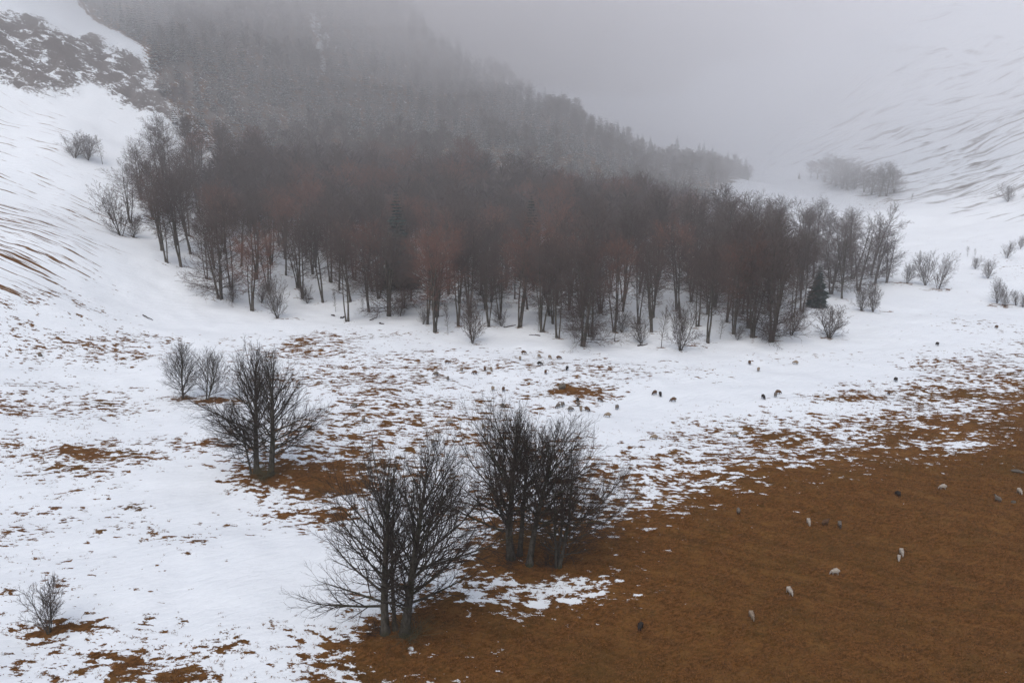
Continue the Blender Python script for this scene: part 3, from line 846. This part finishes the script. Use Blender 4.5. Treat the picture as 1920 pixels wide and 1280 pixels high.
# silhouettes along the falling ridge and lone firs
GR = 'trees along the falling ridge'
ridge = [(1138, 236, 'first'), (1158, 236, 'second'), (1169, 246, 'third'), (1196, 257, 'fourth'), (1205, 258, 'fifth'), (1220, 262, 'sixth'), (1270, 262, 'seventh'), (1311, 274, 'eighth'), (1320, 276, 'ninth'), (1336, 281, 'tenth'), (1365, 290, 'eleventh'), (1399, 301, 'last')]
for i, (px, ty, o_) in enumerate(ridge):
    d = 515 - 0.4 * i
    p = at_depth(px, ty, d); z = h1(p[0], d)
    fir('hazy fir on the falling skyline ridge, %s one counted down from the left' % o_ if o_ != 'last' else 'hazy fir at the lowest right end of the skyline ridge', (p[0], d, z), max(p[2] - z + 3.0, 11.0), GR, 0, i % 3, 1.1)
g, H, _ = tree_span(1311, 361, 1311, 346)
fir('small lone hazy fir on the snow below the ridge end', g, H, 'lone firs on snow', 0, 0, 1.3)
g, H, _ = tree_span(1498, 336, 1498, 322)
fir('tiny lone hazy fir left of the far tree clump', g, H, 'lone firs on snow', 0, 1, 1.2)
# far clump on the right hill
GC = 'far hazy tree clump on the right hill'
clump = [(1520, 334, 303, 'tall0', 'leftmost tree'), (1532, 337, 302, 'red0', 'second tree from the left'), (1546, 340, 297, 'tall0', 'third tree from the left'), (1557, 346, 294, 'fan1', 'tree left of the tallest one'), (1567, 350, 290, 'tall1', 'tallest tree'), (1579, 354, 295, 'fan0', 'tree right of the tallest one'), (1590, 356, 300, 'tall1', 'seventh tree from the left'), (1603, 354, 303, 'fan2', 'eighth tree from the left'),
         (1620, 360, 316, 'tall2', 'left tree of the right half'), (1634, 364, 313, 'fan1', 'second tree of the right half'), (1649, 368, 306, 'tall3', 'tallest tree of the right half'), (1662, 367, 314, 'fan0', 'last but one tree'), (1676, 361, 320, 'tall2', 'rightmost tree')]
for (px, py, ty, key, w) in clump:
    g, H, _ = tree_span(px, py, px, ty)
    plant(key, 'hazy_tree', w + ' of the far hazy clump on the right', g, H, rng.uniform(0, 6.28), GC, 1.75)

# ------------------------------------------------------------------ the forest that climbs the mountain (one mass)
def fuzzy_tree(rg, H, w, nb):
    """low bare crown of thin blades round a stem"""
    a = rg.uniform(0, 6.283, nb); f = rg.random(nb)
    z0 = H * (0.25 + 0.6 * f)
    el = rg.uniform(0.15, 1.2, nb)
    L = w * np.interp(f, [0, .4, 1], [0.8, 1.0, .55]) * rg.uniform(.6, 1.1, nb)
    d = np.stack([np.cos(a) * np.cos(el), np.sin(a) * np.cos(el), np.sin(el)], 1)
    p0 = np.stack([0 * a, 0 * a, z0], 1); p1 = p0 + d * L[:, None]
    s = unit(np.cross(d, rg.normal(0, 1, (nb, 3)))) * rg.uniform(0.03, 0.085, nb)[:, None]
    mid = p0 + d * (L * 0.45)[:, None]
    V = np.stack([p0, mid + s * 1.4, p1, mid - s * 1.4], 1).reshape(-1, 3)
    V = np.concatenate([V, np.array([[-.18, 0, -.5], [.18, 0, -.5], [0, 0, H * .9], [0, -.18, -.5], [0, .18, -.5]])])
    n = 4 * nb
    Q = np.arange(n).reshape(-1, 4)
    T = np.array([[n, n + 1, n + 2], [n + 3, n + 4, n + 2]])
    return V, Q, T
fz = [fuzzy_tree(np.random.default_rng(300 + i), 12.0, 4.6, 210) for i in range(6)]
fl = [fir_arrays(320 + i, 12.0, 2.2, 13, 8) for i in range(5)]
bv, bq, bt, bn = [], [], [], 0
fv, ft, fn = [], [], 0
cand_x = rng.uniform(-300, 165, 22000); cand_y = rng.uniform(226, 545, 22000)
cand_z = height(cand_x, cand_y)
bz = base_height(cand_x, cand_y)
rkc = rockiness(cand_x, cand_y)
gr = {}
gully = np.abs(cand_x + 118 - (cand_y - 330) * 0.18)
nfir = nbee = 0
for x, y, z, rr in zip(cand_x, cand_y, cand_z, rkc):
    if x < np.interp(y, SPUR_Y, SPUR_X): continue                     # the bare rocky spur on the left
    inw = inside(x, y)
    if y < 322 and not inw: continue
    lim = 158 - (540 - y) * 0.46                                     # right edge: runs down to the saddle
    if x > lim and not inw: continue
    if inw and (y < 258 or x > 45 or x < -100 or min((x - a) ** 2 + (y - b_) ** 2 for a, b_ in placed) < 12.0): continue
    gx_, gy_ = int(x // 5), int(y // 5)
    if any((gx_ + i, gy_ + j) in gr and (gr[(gx_ + i, gy_ + j)][0] - x) ** 2 + (gr[(gx_ + i, gy_ + j)][1] - y) ** 2 < 15 for i in (-1, 0, 1) for j in (-1, 0, 1)): continue
    # narrow snow gully running down the face
    if abs(x - (-97 - (y - 427) * 0.2 + 2.0 * math.sin(y * 0.35))) < 2.2 and 420 < y < 447: continue
    gr[(gx_, gy_)] = (x, y)
    up_ = vnoise(np.array([x / 38]), np.array([y / 38]), 77)[0] + smooth(28, 60, z) * 0.35 - 0.12
    a = rng.uniform(0, 6.283); c, s = math.cos(a), math.sin(a)
    if not inw and rng.random() < 0.5 + 1.6 * up_:
        V, T = fl[rng.integers(5)]; k = rng.uniform(0.7, 1.25)
        ft.append(T + fn)
        fv.append(np.stack([V[:, 0] * c - V[:, 1] * s, V[:, 0] * s + V[:, 1] * c, V[:, 2]], 1) * k + (x, y, z)); fn += len(V); nfir += 1
    else:
        V, Q, T = fz[rng.integers(6)]; k = rng.uniform(0.8, 1.25) * (1.45 if inw else 1.0)
        bq.append(Q + bn); bt.append(T + bn)
        bv.append(np.stack([V[:, 0] * c - V[:, 1] * s, V[:, 0] * s + V[:, 1] * c, V[:, 2]], 1) * k + (x, y, z)); bn += len(V); nbee += 1
print('mountain firs', nfir, 'broadleaf', nbee)
me = mesh_from('fir_forest', np.concatenate(fv), tris=np.concatenate(ft), smooth_shade=False); me.materials.append(M_FIR_SNOW)
ob = bpy.data.objects.new('fir_forest', me); col.objects.link(ob)
ob['kind'] = 'stuff'; ob['label'] = 'snow dusted fir forest climbing the mountain into the fog'; ob['category'] = 'forest'
me = mesh_from('beech_forest', np.concatenate(bv), tris=np.concatenate(bt), quads=np.concatenate(bq), smooth_shade=False); me.materials.append(M_TWIG_GREY)
ob = bpy.data.objects.new('beech_forest', me); col.objects.link(ob)
ob['kind'] = 'stuff'; ob['label'] = 'bare brown forest on the lower mountain slope fading into fog'; ob['category'] = 'forest'

# ------------------------------------------------------------------ sheep
def wool_material(name, wool):
    m, nt, b, o = new_mat(name)
    tc = N(nt, 'ShaderNodeTexCoord')
    n1 = noise_node(nt, tc.outputs['Object'], 14.0, 4, 0.6)
    nt.links.new(mix_rgb(nt, n1, tuple(0.72 * c for c in wool), wool), b.inputs['Base Color'])
    bp = N(nt, 'ShaderNodeBump'); bp.inputs['Strength'].default_value = 0.7; bp.inputs['Distance'].default_value = 0.03
    nt.links.new(n1, bp.inputs['Height']); nt.links.new(bp.outputs[0], b.inputs['Normal'])
    return m
WOOL = {'white': wool_material('white_wool', (0.46, 0.41, 0.35)), 'cream': wool_material('cream_wool', (0.30, 0.24, 0.18)), 'grey': wool_material('grey_wool', (0.19, 0.165, 0.14)),
        'brown': wool_material('brown_wool', (0.13, 0.075, 0.045)), 'dark': wool_material('dark_wool', (0.045, 0.038, 0.034))}
SKIN = {'white': wool_material('pale_hair', (0.42, 0.38, 0.33)), 'cream': wool_material('tan_hair', (0.25, 0.20, 0.15)), 'grey': wool_material('dark_hair', (0.06, 0.05, 0.045)),
        'brown': wool_material('brown_hair', (0.06, 0.035, 0.022)), 'dark': wool_material('black_hair', (0.022, 0.019, 0.018))}
def sheep_mesh(pose):
    V = [(-.36, 0, .66), (-.05, 0, .67), (.28, 0, .68)]; Rd = [(.21, .22), (.25, .26), (.21, .22)]
    E = [(0, 1), (1, 2)]
    def chain(root, pts):
        p = root
        for co, r in pts:
            V.append(co); Rd.append((r, r)); E.append((p, len(V) - 1)); p = len(V) - 1
        return p
    if pose == 'graze':
        h = chain(2, [((.47, 0, .60), .13), ((.60, 0, .38), .085), ((.66, 0, .24), .075), ((.72, 0, .08), .05)])
        hd = h - 2
        ears = ((.60, .17, .42), (.60, -.17, .42))
    else:
        h = chain(2, [((.44, 0, .82), .13), ((.54, 0, 1.00), .09), ((.66, 0, 1.00), .08), ((.80, 0, .93), .05)])
        hd = h - 2
        ears = ((.53, .18, 1.03), (.53, -.18, 1.03))
    for e in ears: chain(hd, [(e, .022)])
    for s in (-1, 1):
        chain(2, [((.28, s * .13, .44), .075), ((.30, s * .13, .26), .042), ((.28, s * .13, .10), .034), ((.30, s * .13, .01), .036)])
        chain(0, [((-.36, s * .14, .46), .10), ((-.30, s * .14, .36), .065), ((-.44, s * .14, .24), .042), ((-.40, s * .14, .09), .033), ((-.38, s * .14, .01), .036)])
    chain(0, [((-.58, 0, .66), .055), ((-.64, 0, .46), .045)])
    me = bpy.data.meshes.new('sheep'); me.from_pydata(V, E, [])
    ob = bpy.data.objects.new('sheep_base', me); col.objects.link(ob)
    md = ob.modifiers.new('skin', 'SKIN'); md.use_smooth_shade = True
    for i, r in enumerate(Rd):
        me.skin_vertices[0].data[i].radius = r
        me.skin_vertices[0].data[i].use_root = (i == 1)
    sb = ob.modifiers.new('sub', 'SUBSURF'); sb.levels = 2; sb.render_levels = 2
    dg = bpy.context.evaluated_depsgraph_get(); dg.update()
    out = bpy.data.meshes.new_from_object(ob.evaluated_get(dg))
    out.name = 'sheep_body'
    bpy.data.objects.remove(ob)
    n = len(out.vertices); co = np.empty(n * 3); out.vertices.foreach_get('co', co); co = co.reshape(-1, 3)
    body = (co[:, 2] > .40) & (co[:, 0] < .50)
    no = np.empty(n * 3); out.vertices.foreach_get('normal', no); no = no.reshape(-1, 3)
    co += no * (np.where(body, 0.035 * np.sin(co[:, 0] * 41 + co[:, 1] * 29) * np.sin(co[:, 2] * 37) + 0.02, 0))[:, None]
    out.vertices.foreach_set('co', co.ravel())
    out.materials.clear(); out.materials.append(WOOL['white']); out.materials.append(SKIN['white'])
    for p in out.polygons:
        c = p.center
        p.material_index = 0 if (c.z > .40 and c.x < .50) else 1
        p.use_smooth = True
    out.update()
    return out
SM = {'graze': sheep_mesh('graze'), 'stand': sheep_mesh('stand')}
def sheep(px, py, heading_deg, colour, label, pose='graze', s=1.0):
    s *= 0.74 if py > 900 else 0.84
    g = ground(px, py)
    ob = bpy.data.objects.new('sheep', SM[pose]); col.objects.link(ob)
    ob.location = g; ob.rotation_euler = (0, 0, R(heading_deg)); ob.scale = (s, s, s)
    ob.material_slots[0].link = 'OBJECT'; ob.material_slots[0].material = WOOL[colour]
    ob.material_slots[1].link = 'OBJECT'; ob.material_slots[1].material = SKIN[colour]
    ob['label'] = label; ob['category'] = 'sheep'; ob['group'] = 'sheep grazing on the meadow'
    return ob
FLOCK = [
 (982, 664, 20, 'brown', 'tiny brown sheep nearest the wood, left of the row along its centre'),
 (975, 675, 95, 'cream', 'pale sheep right below the topmost brown sheep near the wood'),
 (1011, 671, -60, 'cream', 'tan sheep, first of three in a row below the broad fan shaped beech'),
 (1031, 673, -60, 'cream', 'tan sheep, middle one of three in a row below the broad fan shaped beech'),
 (1048, 674, 0, 'brown', 'brown sheep seen side on, right end of the row below the broad beech'),
 (1012, 685, 10, 'dark', 'dark sheep lowest under the row of three near the wood'),
 (1063, 694, -110, 'dark', 'dark sheep on its own right of the row near the wood'),
 (1023, 701, 85, 'brown', 'small brown sheep on a thin bare strip below the dark sheep'),
 (839, 682, 15, 'brown', 'brown sheep alone on clear snow below the russet beech'),
 (866, 696, 80, 'cream', 'tan sheep on a small bare strip left of the upper flock'),
 (817, 704, 175, 'grey', 'grey sheep seen side on at the left of the upper flock'),
 (840, 713, 90, 'grey', 'grey sheep seen from behind just below its grey neighbour'),
 (909, 695, 100, 'brown', 'small brown sheep, left of a pair in the upper middle flock'),
 (921, 696, -70, 'cream', 'small tan sheep, right of a pair in the upper middle flock'),
 (890, 702, 160, 'brown', 'brown sheep lying left of the small pair on streaky snow'),
 (924, 732, 110, 'cream', 'pale sheep, left of a pair above the middle clump tree tops'),
 (944, 733, 80, 'brown', 'small brown sheep, right of a pair above the middle clump tree tops'),
 (943, 765, 0, 'grey', 'grey sheep just above the top of the middle clump'),
 (664, 764, 205, 'grey', 'grey brown sheep grazing left, alone on snow right of the brown patch clump'),
 (682, 790, 85, 'cream', 'tan sheep seen from behind on brown tufts right of the brown patch clump'),
 (843, 793, 10, 'white', 'pale sheep standing on streaked ground left of the middle clump'),
 (906, 804, 100, 'cream', 'tan sheep on bare ground touching the left of the middle clump crown'),
 (812, 833, 80, 'grey', 'grey sheep facing away above the nearest clump'),
 (1046, 765, 225, 'grey', 'front sheep of the left pair in the little flock on clear snow'),
 (1055, 762, 60, 'grey', 'rear sheep of the left pair in the little flock on clear snow'),
 (1083, 754, 90, 'dark', 'dark sheep half hidden behind the big grey ewe of the little flock'),
 (1084, 761, 90, 'grey', 'big grey ewe at the top of the little flock on clear snow'),
 (1070, 771, 20, 'grey', 'small grey sheep lowest on the left of the little flock'),
 (1089, 770, -90, 'cream', 'sheep below the big grey ewe of the little flock'),
 (1101, 771, -45, 'brown', 'brown grey sheep at the right of the little flock'),
 (1125, 753, -40, 'brown', 'brown sheep grazing alone above and right of the little flock'),
 (1157, 767, 60, 'grey', 'grey sheep facing away, farthest right of the little flock'),
 (1139, 782, 170, 'cream', 'tan sheep lowest of the little flock, seen side on'),
 (1227, 740, 215, 'brown', 'brown sheep, left of a pair on clear snow right of the centre'),
 (1238, 743, -90, 'dark', 'dark sheep, right of a pair on clear snow right of the centre'),
 (1262, 753, 190, 'brown', 'brown sheep grazing left, alone below the pair right of the centre'),
 (1226, 824, 170, 'cream', 'tan sheep among brown tufts right of the middle clump'),
 (1431, 748, -80, 'dark', 'dark sheep seen end on beside the hugging pair on snow'),
 (1459, 739, 10, 'brown', 'brown sheep, rear one of the overlapping pair on snow'),
 (1454, 744, 60, 'grey', 'grey sheep, front one of the overlapping pair on snow'),
 (1377, 818, 180, 'cream', 'slim tan sheep at the edge of a streaked brown band'),
 (1405, 683, 90, 'brown', 'tiny brown sheep on a bare strip below the right end of the wood'),
 (1422, 696, 60, 'cream', 'tiny tan sheep just below the tiny brown one near the wood'),
 (1491, 683, 150, 'cream', 'tiny tan sheep at the left end of a small bare patch on the right'),
 (1666, 740, 70, 'brown', 'brown sheep at the tip of a long bare strip on the right'),
 (1679, 715, 90, 'dark', 'very small dark sheep alone on the snow at the right'),
 (1757, 648, 90, 'dark', 'very small dark sheep high on the snow at the right'),
 (1868, 616, 90, 'brown', 'very small brown sheep at the far right below the edge trees'),
 (1384, 962, 80, 'grey', 'grey sheep seen from behind at the upper left edge of the brown field'),
 (1516, 983, -95, 'white', 'white sheep facing the camera in the row on the brown field'),
 (1547, 985, 20, 'brown', 'reddish brown sheep with raised head in the row on the brown field', 'stand'),
 (1574, 988, -100, 'grey', 'dull grey sheep at the right end of the row on the brown field'),
 (1683, 930, 100, 'dark', 'dark round sheep seen from behind on the upper brown field'),
 (1767, 917, 175, 'white', 'white sheep seen side on near the top of the brown field'),
 (1870, 940, 110, 'grey', 'dark grey sheep with raised head near the right edge', 'stand'),
 (1911, 925, -90, 'white', 'white sheep cut close at the right edge of the brown field'),
 (1690, 1040, -100, 'white', 'white sheep, rear one of two close together on the brown field'),
 (1685, 1050, -115, 'white', 'white lamb, front one of two close together on the brown field', 'graze', 0.8),
 (1565, 1077, 180, 'white', 'white sheep seen side on in the middle of the brown field'),
 (1480, 1113, -75, 'white', 'white sheep grazing downhill left of the middle of the brown field'),
 (1409, 1159, -85, 'cream', 'slim cream sheep lowest but one on the brown field'),
 (1201, 1179, 60, 'dark', 'black sheep nearest to the viewer on the brown field'),
]
for f in FLOCK: sheep(*f)

# ------------------------------------------------------------------ boulders, fallen wood, brush
def boulder_mesh(seed, sx, sy, sz):
    import bmesh
    bm = bmesh.new(); bmesh.ops.create_icosphere(bm, subdivisions=3, radius=1.0)
    rg = np.random.default_rng(seed)
    ax = unit(rg.normal(0, 1, (14, 3))); off = rg.uniform(0.55, 0.95, 14)
    for v in bm.verts:
        p = np.array(v.co)
        for a, o_ in zip(ax, off):
            d = p @ a - o_
            if d > 0: p = p - a * d * 0.85
        v.co = (p[0] * sx, p[1] * sy, p[2] * sz)
    me = bpy.data.meshes.new('boulder'); bm.to_mesh(me); bm.free()
    me.materials.append(M_ROCK); return me
m, nt, b, o = new_mat('boulder_stone')
tc = N(nt, 'ShaderNodeTexCoord')
n1 = noise_node(nt, tc.outputs['Object'], 4.0, 6, 0.65)
nt.links.new(mix_rgb(nt, n1, (0.06, 0.052, 0.042), (0.17, 0.15, 0.125)), b.inputs['Base Color'])
M_ROCK = m
for i, (px, py, sx, sz, lab) in enumerate([(1054, 728, 0.75, 0.7, 'grey boulder on a bare brown spot above the little flock'), (1908, 884, 0.8, 0.22, 'flat grey stone at the right edge of the brown field'),
                                      (1900, 942, 0.30, 0.22, 'small pinkish stone at the right edge below the white sheep'), (76, 667, 0.5, 0.4, 'small brown stone alone on the left snow')]):
    g = ground(px, py)
    ob = bpy.data.objects.new('boulder', boulder_mesh(400 + i, sx, sx * 0.8, sz)); col.objects.link(ob)
    ob.location = g + (0, 0, sz * 0.35); ob['label'] = lab; ob['category'] = 'rock'; ob['group'] = 'loose stones'
def log(px, py, L, r, ang, lab, seed):
    rg = np.random.default_rng(seed)
    g = ground(px, py)
    P = np.array([[[math.cos(ang) * L * (f - .5), math.sin(ang) * L * (f - .5), 0] for f in np.linspace(0, 1, 7)]])
    P[0, :, 2] = height(g[0] + P[0, :, 0], g[1] + P[0, :, 1]) - g[2] + r * 0.7
    P[0, :, :2] += np.cumsum(rg.normal(0, 0.09, (7, 2)), 0); P += rg.normal(0, 0.05, P.shape)
    V, q = tubes(P, np.linspace(r, r * .5, 7)[None], 7)
    C, Rr, _ = spawn(P, np.linspace(r, r * .5, 7)[None], np.array([4]), .2, .95, lambda t: 50 + 0 * t, lambda t, pi: 0.25 * L + 0 * t, 4, 0.05, 0.1, .4, .01, rg)
    mm = Mesh(); mm.add(V, q); V, q = tubes(C, Rr, 4); mm.add(V, q)
    ob = bpy.data.objects.new('fallen_branch', mm.build('fallen_branch', M_TWIG)); col.objects.link(ob)
    ob.location = g; ob['label'] = lab; ob['category'] = 'branch'; ob['group'] = 'fallen wood'
for i, a in enumerate([(624, 592, 1.3, .22, 2.4, 'short dark log on snow left of the foremost left beech'), (643, 596, 1.3, .26, 1.2, 'dark stump like log at the foot of the foremost left beech'),
                       (717, 607, 1.3, .20, 0.1, 'dark log on the snow before the forked beech'), (582, 561, 1.3, .20, 0.4, 'dark log behind the small dark bushy tree'),
                       (955, 612, 3.0, .14, 0.5, 'fallen branch left of the tall thick beech'), (1000, 628, 3.0, .12, 2.6, 'fallen branch right of the tall thick beech'),
                       (700, 598, 2.4, .12, 1.0, 'fallen branch left of the forked beech'), (1190, 616, 3.0, .12, 2.2, 'fallen branch right of the broad fan shaped beech'),
                       (275, 596, 2.6, .14, -0.5, 'dark branch lying on the open snow slope left of the wood'), (1205, 648, 2.4, .18, 0.3, 'dark brushwood left of the thin sapling')]):
    log(*a, 500 + i)
# thin shoots at the feet of the big clumps
def shoots(px, py, n, L, lab, seed, mat):
    rg = np.random.default_rng(seed); g = ground(px, py)
    st = np.stack([rg.normal(0, .35, n), rg.normal(0, .3, n), np.full(n, -.05)], 1)
    a = rg.uniform(0, 6.283, n); el = rg.uniform(.25, 1.2, n)
    d = np.stack([np.cos(a) * np.cos(el), np.sin(a) * np.cos(el), np.sin(el)], 1)
    P = grow(st, d, L * rg.uniform(.5, 1.1, n), 7, -0.05, .12, rg)
    P[:, :, 2] = np.maximum(P[:, :, 2], -0.05)
    Rr = np.linspace(.018, .007, 7)[None].repeat(n, 0)
    mm = Mesh(); mm.add(*tubes(P, Rr, 4))
    C, R2, _ = spawn(P, Rr, np.full(n, 6), .25, 1, lambda t: 38 + 0 * t, lambda t, pi: 0.35 * L + 0 * t, 4, 0, .15, .8, .005, rg, rmin=.008)
    mm.add(*tubes(C, R2, 3))
    ob = bpy.data.objects.new('brushwood', mm.build('brushwood', mat)); col.objects.link(ob)
    ob.location = g; ob['label'] = lab; ob['category'] = 'brush'; ob['group'] = 'shoots at the feet of the big beeches'
M_SHOOT = twig_material('pale_shoot', (0.075, 0.065, 0.035), (0.14, 0.12, 0.07))
shoots(768, 1196, 46, 2.6, 'pale drooping shoots at the right foot of the nearest clump', 601, M_SHOOT)
shoots(705, 1186, 26, 1.6, 'dark low brush at the left foot of the nearest clump', 602, M_TWIG)
shoots(960, 1050, 40, 1.8, 'dark brush round the leftmost trunk of the middle clump', 603, M_TWIG)
shoots(1030, 1058, 40, 2.0, 'brush between the grey trunk and the bushy right end of the middle clump', 604, M_TWIG)
shoots(492, 898, 60, 2.4, 'tangled green grey brush at the foot of the brown patch clump', 605, M_SHOOT)

# ------------------------------------------------------------------ matted grass on the bare ground and tips through the snow
def tufts(n, xr, yr, pick, hgt_, name, label, seed):
    rg = np.random.default_rng(seed)
    x = rg.uniform(*xr, n * 4); y = yr[0] + (yr[1] - yr[0]) * rg.random(n * 4) ** 1.3
    c = np.interp(x, xs, np.arange(len(xs))).round().astype(int); r = np.interp(y, ys, np.arange(len(ys))).round().astype(int)
    cv = cov.reshape(ny, nx)[r, c]
    ok = np.nonzero(pick(cv, rg.random(len(x))))[0][:n]
    x, y = x[ok], y[ok]; z = height(x, y); k = 5; m_ = len(x)
    a = rg.uniform(0, 6.283, (m_, k)); L = hgt_ * rg.uniform(.5, 1.4, (m_, k)); el = rg.uniform(.15, 1.1, (m_, k))
    ox = x[:, None] + rg.normal(0, .07, (m_, k)); oy = y[:, None] + rg.normal(0, .07, (m_, k)); oz = np.repeat(z[:, None], k, 1) - 0.02
    w = rg.uniform(.015, .04, (m_, k))
    p0 = np.stack([ox - np.sin(a) * w, oy + np.cos(a) * w, oz], -1); p1 = np.stack([ox + np.sin(a) * w, oy - np.cos(a) * w, oz], -1)
    p2 = np.stack([ox + np.cos(a) * np.cos(el) * L, oy + np.sin(a) * np.cos(el) * L, oz + np.sin(el) * L], -1)
    V = np.stack([p0, p1, p2], 2).reshape(-1, 3)
    me = mesh_from(name, V, tris=np.arange(len(V)).reshape(-1, 3), smooth_shade=False); me.materials.append(M_STRAW)
    ob = bpy.data.objects.new(name, me); col.objects.link(ob); ob['kind'] = 'stuff'; ob['label'] = label; ob['category'] = 'grass'
m, nt, b, o = new_mat('dead_grass')
geo = N(nt, 'ShaderNodeNewGeometry')
q1 = noise_node(nt, geo.outputs['Position'], 0.35, 4, 0.6); q2 = noise_node(nt, geo.outputs['Position'], 6.0, 2, 0.6)
cc = mix_rgb(nt, map_range(nt, q2, 0.35, 0.65), (0.075, 0.032, 0.007), (0.25, 0.118, 0.040))
cc = mix_rgb(nt, map_range(nt, q1, 0.5, 0.66, 0, 0.6), cc, (0.075, 0.052, 0.014))
nt.links.new(cc, b.inputs['Base Color']); M_STRAW = m
tufts(60000, (-45, 75), (52, 125), lambda c, u: (c > .80), 0.20, 'dead_grass', 'matted dead brown grass of the thawed field', 701)
tufts(9000, (-70, 70), (55, 150), lambda c, u: (c > .03) & (c < .6) & (u < c * 2.5), 0.22, 'grass_tips', 'dead grass tips poking through the patchy snow', 702)

# ------------------------------------------------------------------ air
def volume_material(name, colr, dens, aniso=0.0):
    m = bpy.data.materials.new(name); m.use_nodes = True
    nt = m.node_tree
    for n in list(nt.nodes): nt.nodes.remove(n)
    o = nt.nodes.new('ShaderNodeOutputMaterial'); v = nt.nodes.new('ShaderNodeVolumePrincipled')
    v.inputs['Color'].default_value = (*colr, 1); v.inputs['Density'].default_value = dens
    v.inputs['Anisotropy'].default_value = aniso
    nt.links.new(v.outputs[0], o.inputs['Volume'])
    m.cycles.homogeneous_volume = True if hasattr(m.cycles, 'homogeneous_volume') else None
    return m
def closed_box(name, lo, hi, mat, label):
    v = [(x, y, z) for x in (lo[0], hi[0]) for y in (lo[1], hi[1]) for z in (lo[2], hi[2])]
    f = [(0, 1, 3, 2), (4, 6, 7, 5), (0, 4, 5, 1), (2, 3, 7, 6), (0, 2, 6, 4), (1, 5, 7, 3)]
    me = bpy.data.meshes.new(name); me.from_pydata(v, [], f); me.materials.append(mat); me.update()
    ob = bpy.data.objects.new(name, me); col.objects.link(ob); ob['kind'] = 'stuff'; ob['label'] = label
    return ob
FOGC = (0.995, 0.993, 1.0)
zlo = float(gz.min()) - 1.0; zhi = float(gz.max()) + 30.0
closed_box('haze', (-950, -550, zlo), (950, 1550, zhi), volume_material('haze_air', FOGC, 0.00020), 'thin pale winter haze filling the valley')
def fog_bank(seed, c, r, dens, lab):
    """lumpy closed body of even fog"""
    import bmesh
    bm = bmesh.new(); bmesh.ops.create_icosphere(bm, subdivisions=5, radius=1.0)
    for v in bm.verts:
        p = np.array(v.co)
        k = 1 + 0.40 * float(fbm(np.array([p[0] * 2.2 + p[2] * 1.3 + seed]), np.array([p[1] * 2.2 - p[2] * 1.1]), 4, seed)[0])
        v.co = (c[0] + p[0] * r[0] * k, c[1] + p[1] * r[1] * k, c[2] + p[2] * r[2] * k)
    for f in bm.faces: f.smooth = True
    me = bpy.data.meshes.new('fog_bank'); bm.to_mesh(me); bm.free()
    me.materials.append(volume_material('fog_%d' % seed, FOGC, dens))
    ob = bpy.data.objects.new('fog_bank', me); col.objects.link(ob)
    ob['kind'] = 'stuff'; ob['label'] = lab
for a in [
    (5, (0, 720, 60), (900, 480, 200), 0.0008, 'thin fog bank over the wood and the mountain foot'),
    (1, (40, 820, 80), (900, 485, 210), 0.0020, 'wide fog bank lying over the back of the valley'),
    (8, (-60, 470, 55), (300, 140, 95), 0.0023, 'mist hanging between the wood and the mountain'),
    (2, (-110, 540, 150), (380, 235, 80), 0.0075, 'fog cap over the mountain top'),
    (3, (-90, 560, 182), (540, 290, 84), 0.0050, 'dense upper layer of the fog cap on the mountain'),
    (4, (160, 1000, 80), (900, 400, 190), 0.0012, 'deep fog closing the valley'),
    (6, (370, 560, 80), (250, 200, 75), 0.0026, 'fog lying on the right hill'),
    (7, (-250, 400, 112), (140, 110, 58), 0.0050, 'fog drifting past the rocky left spur'),
]:
    fog_bank(*a)
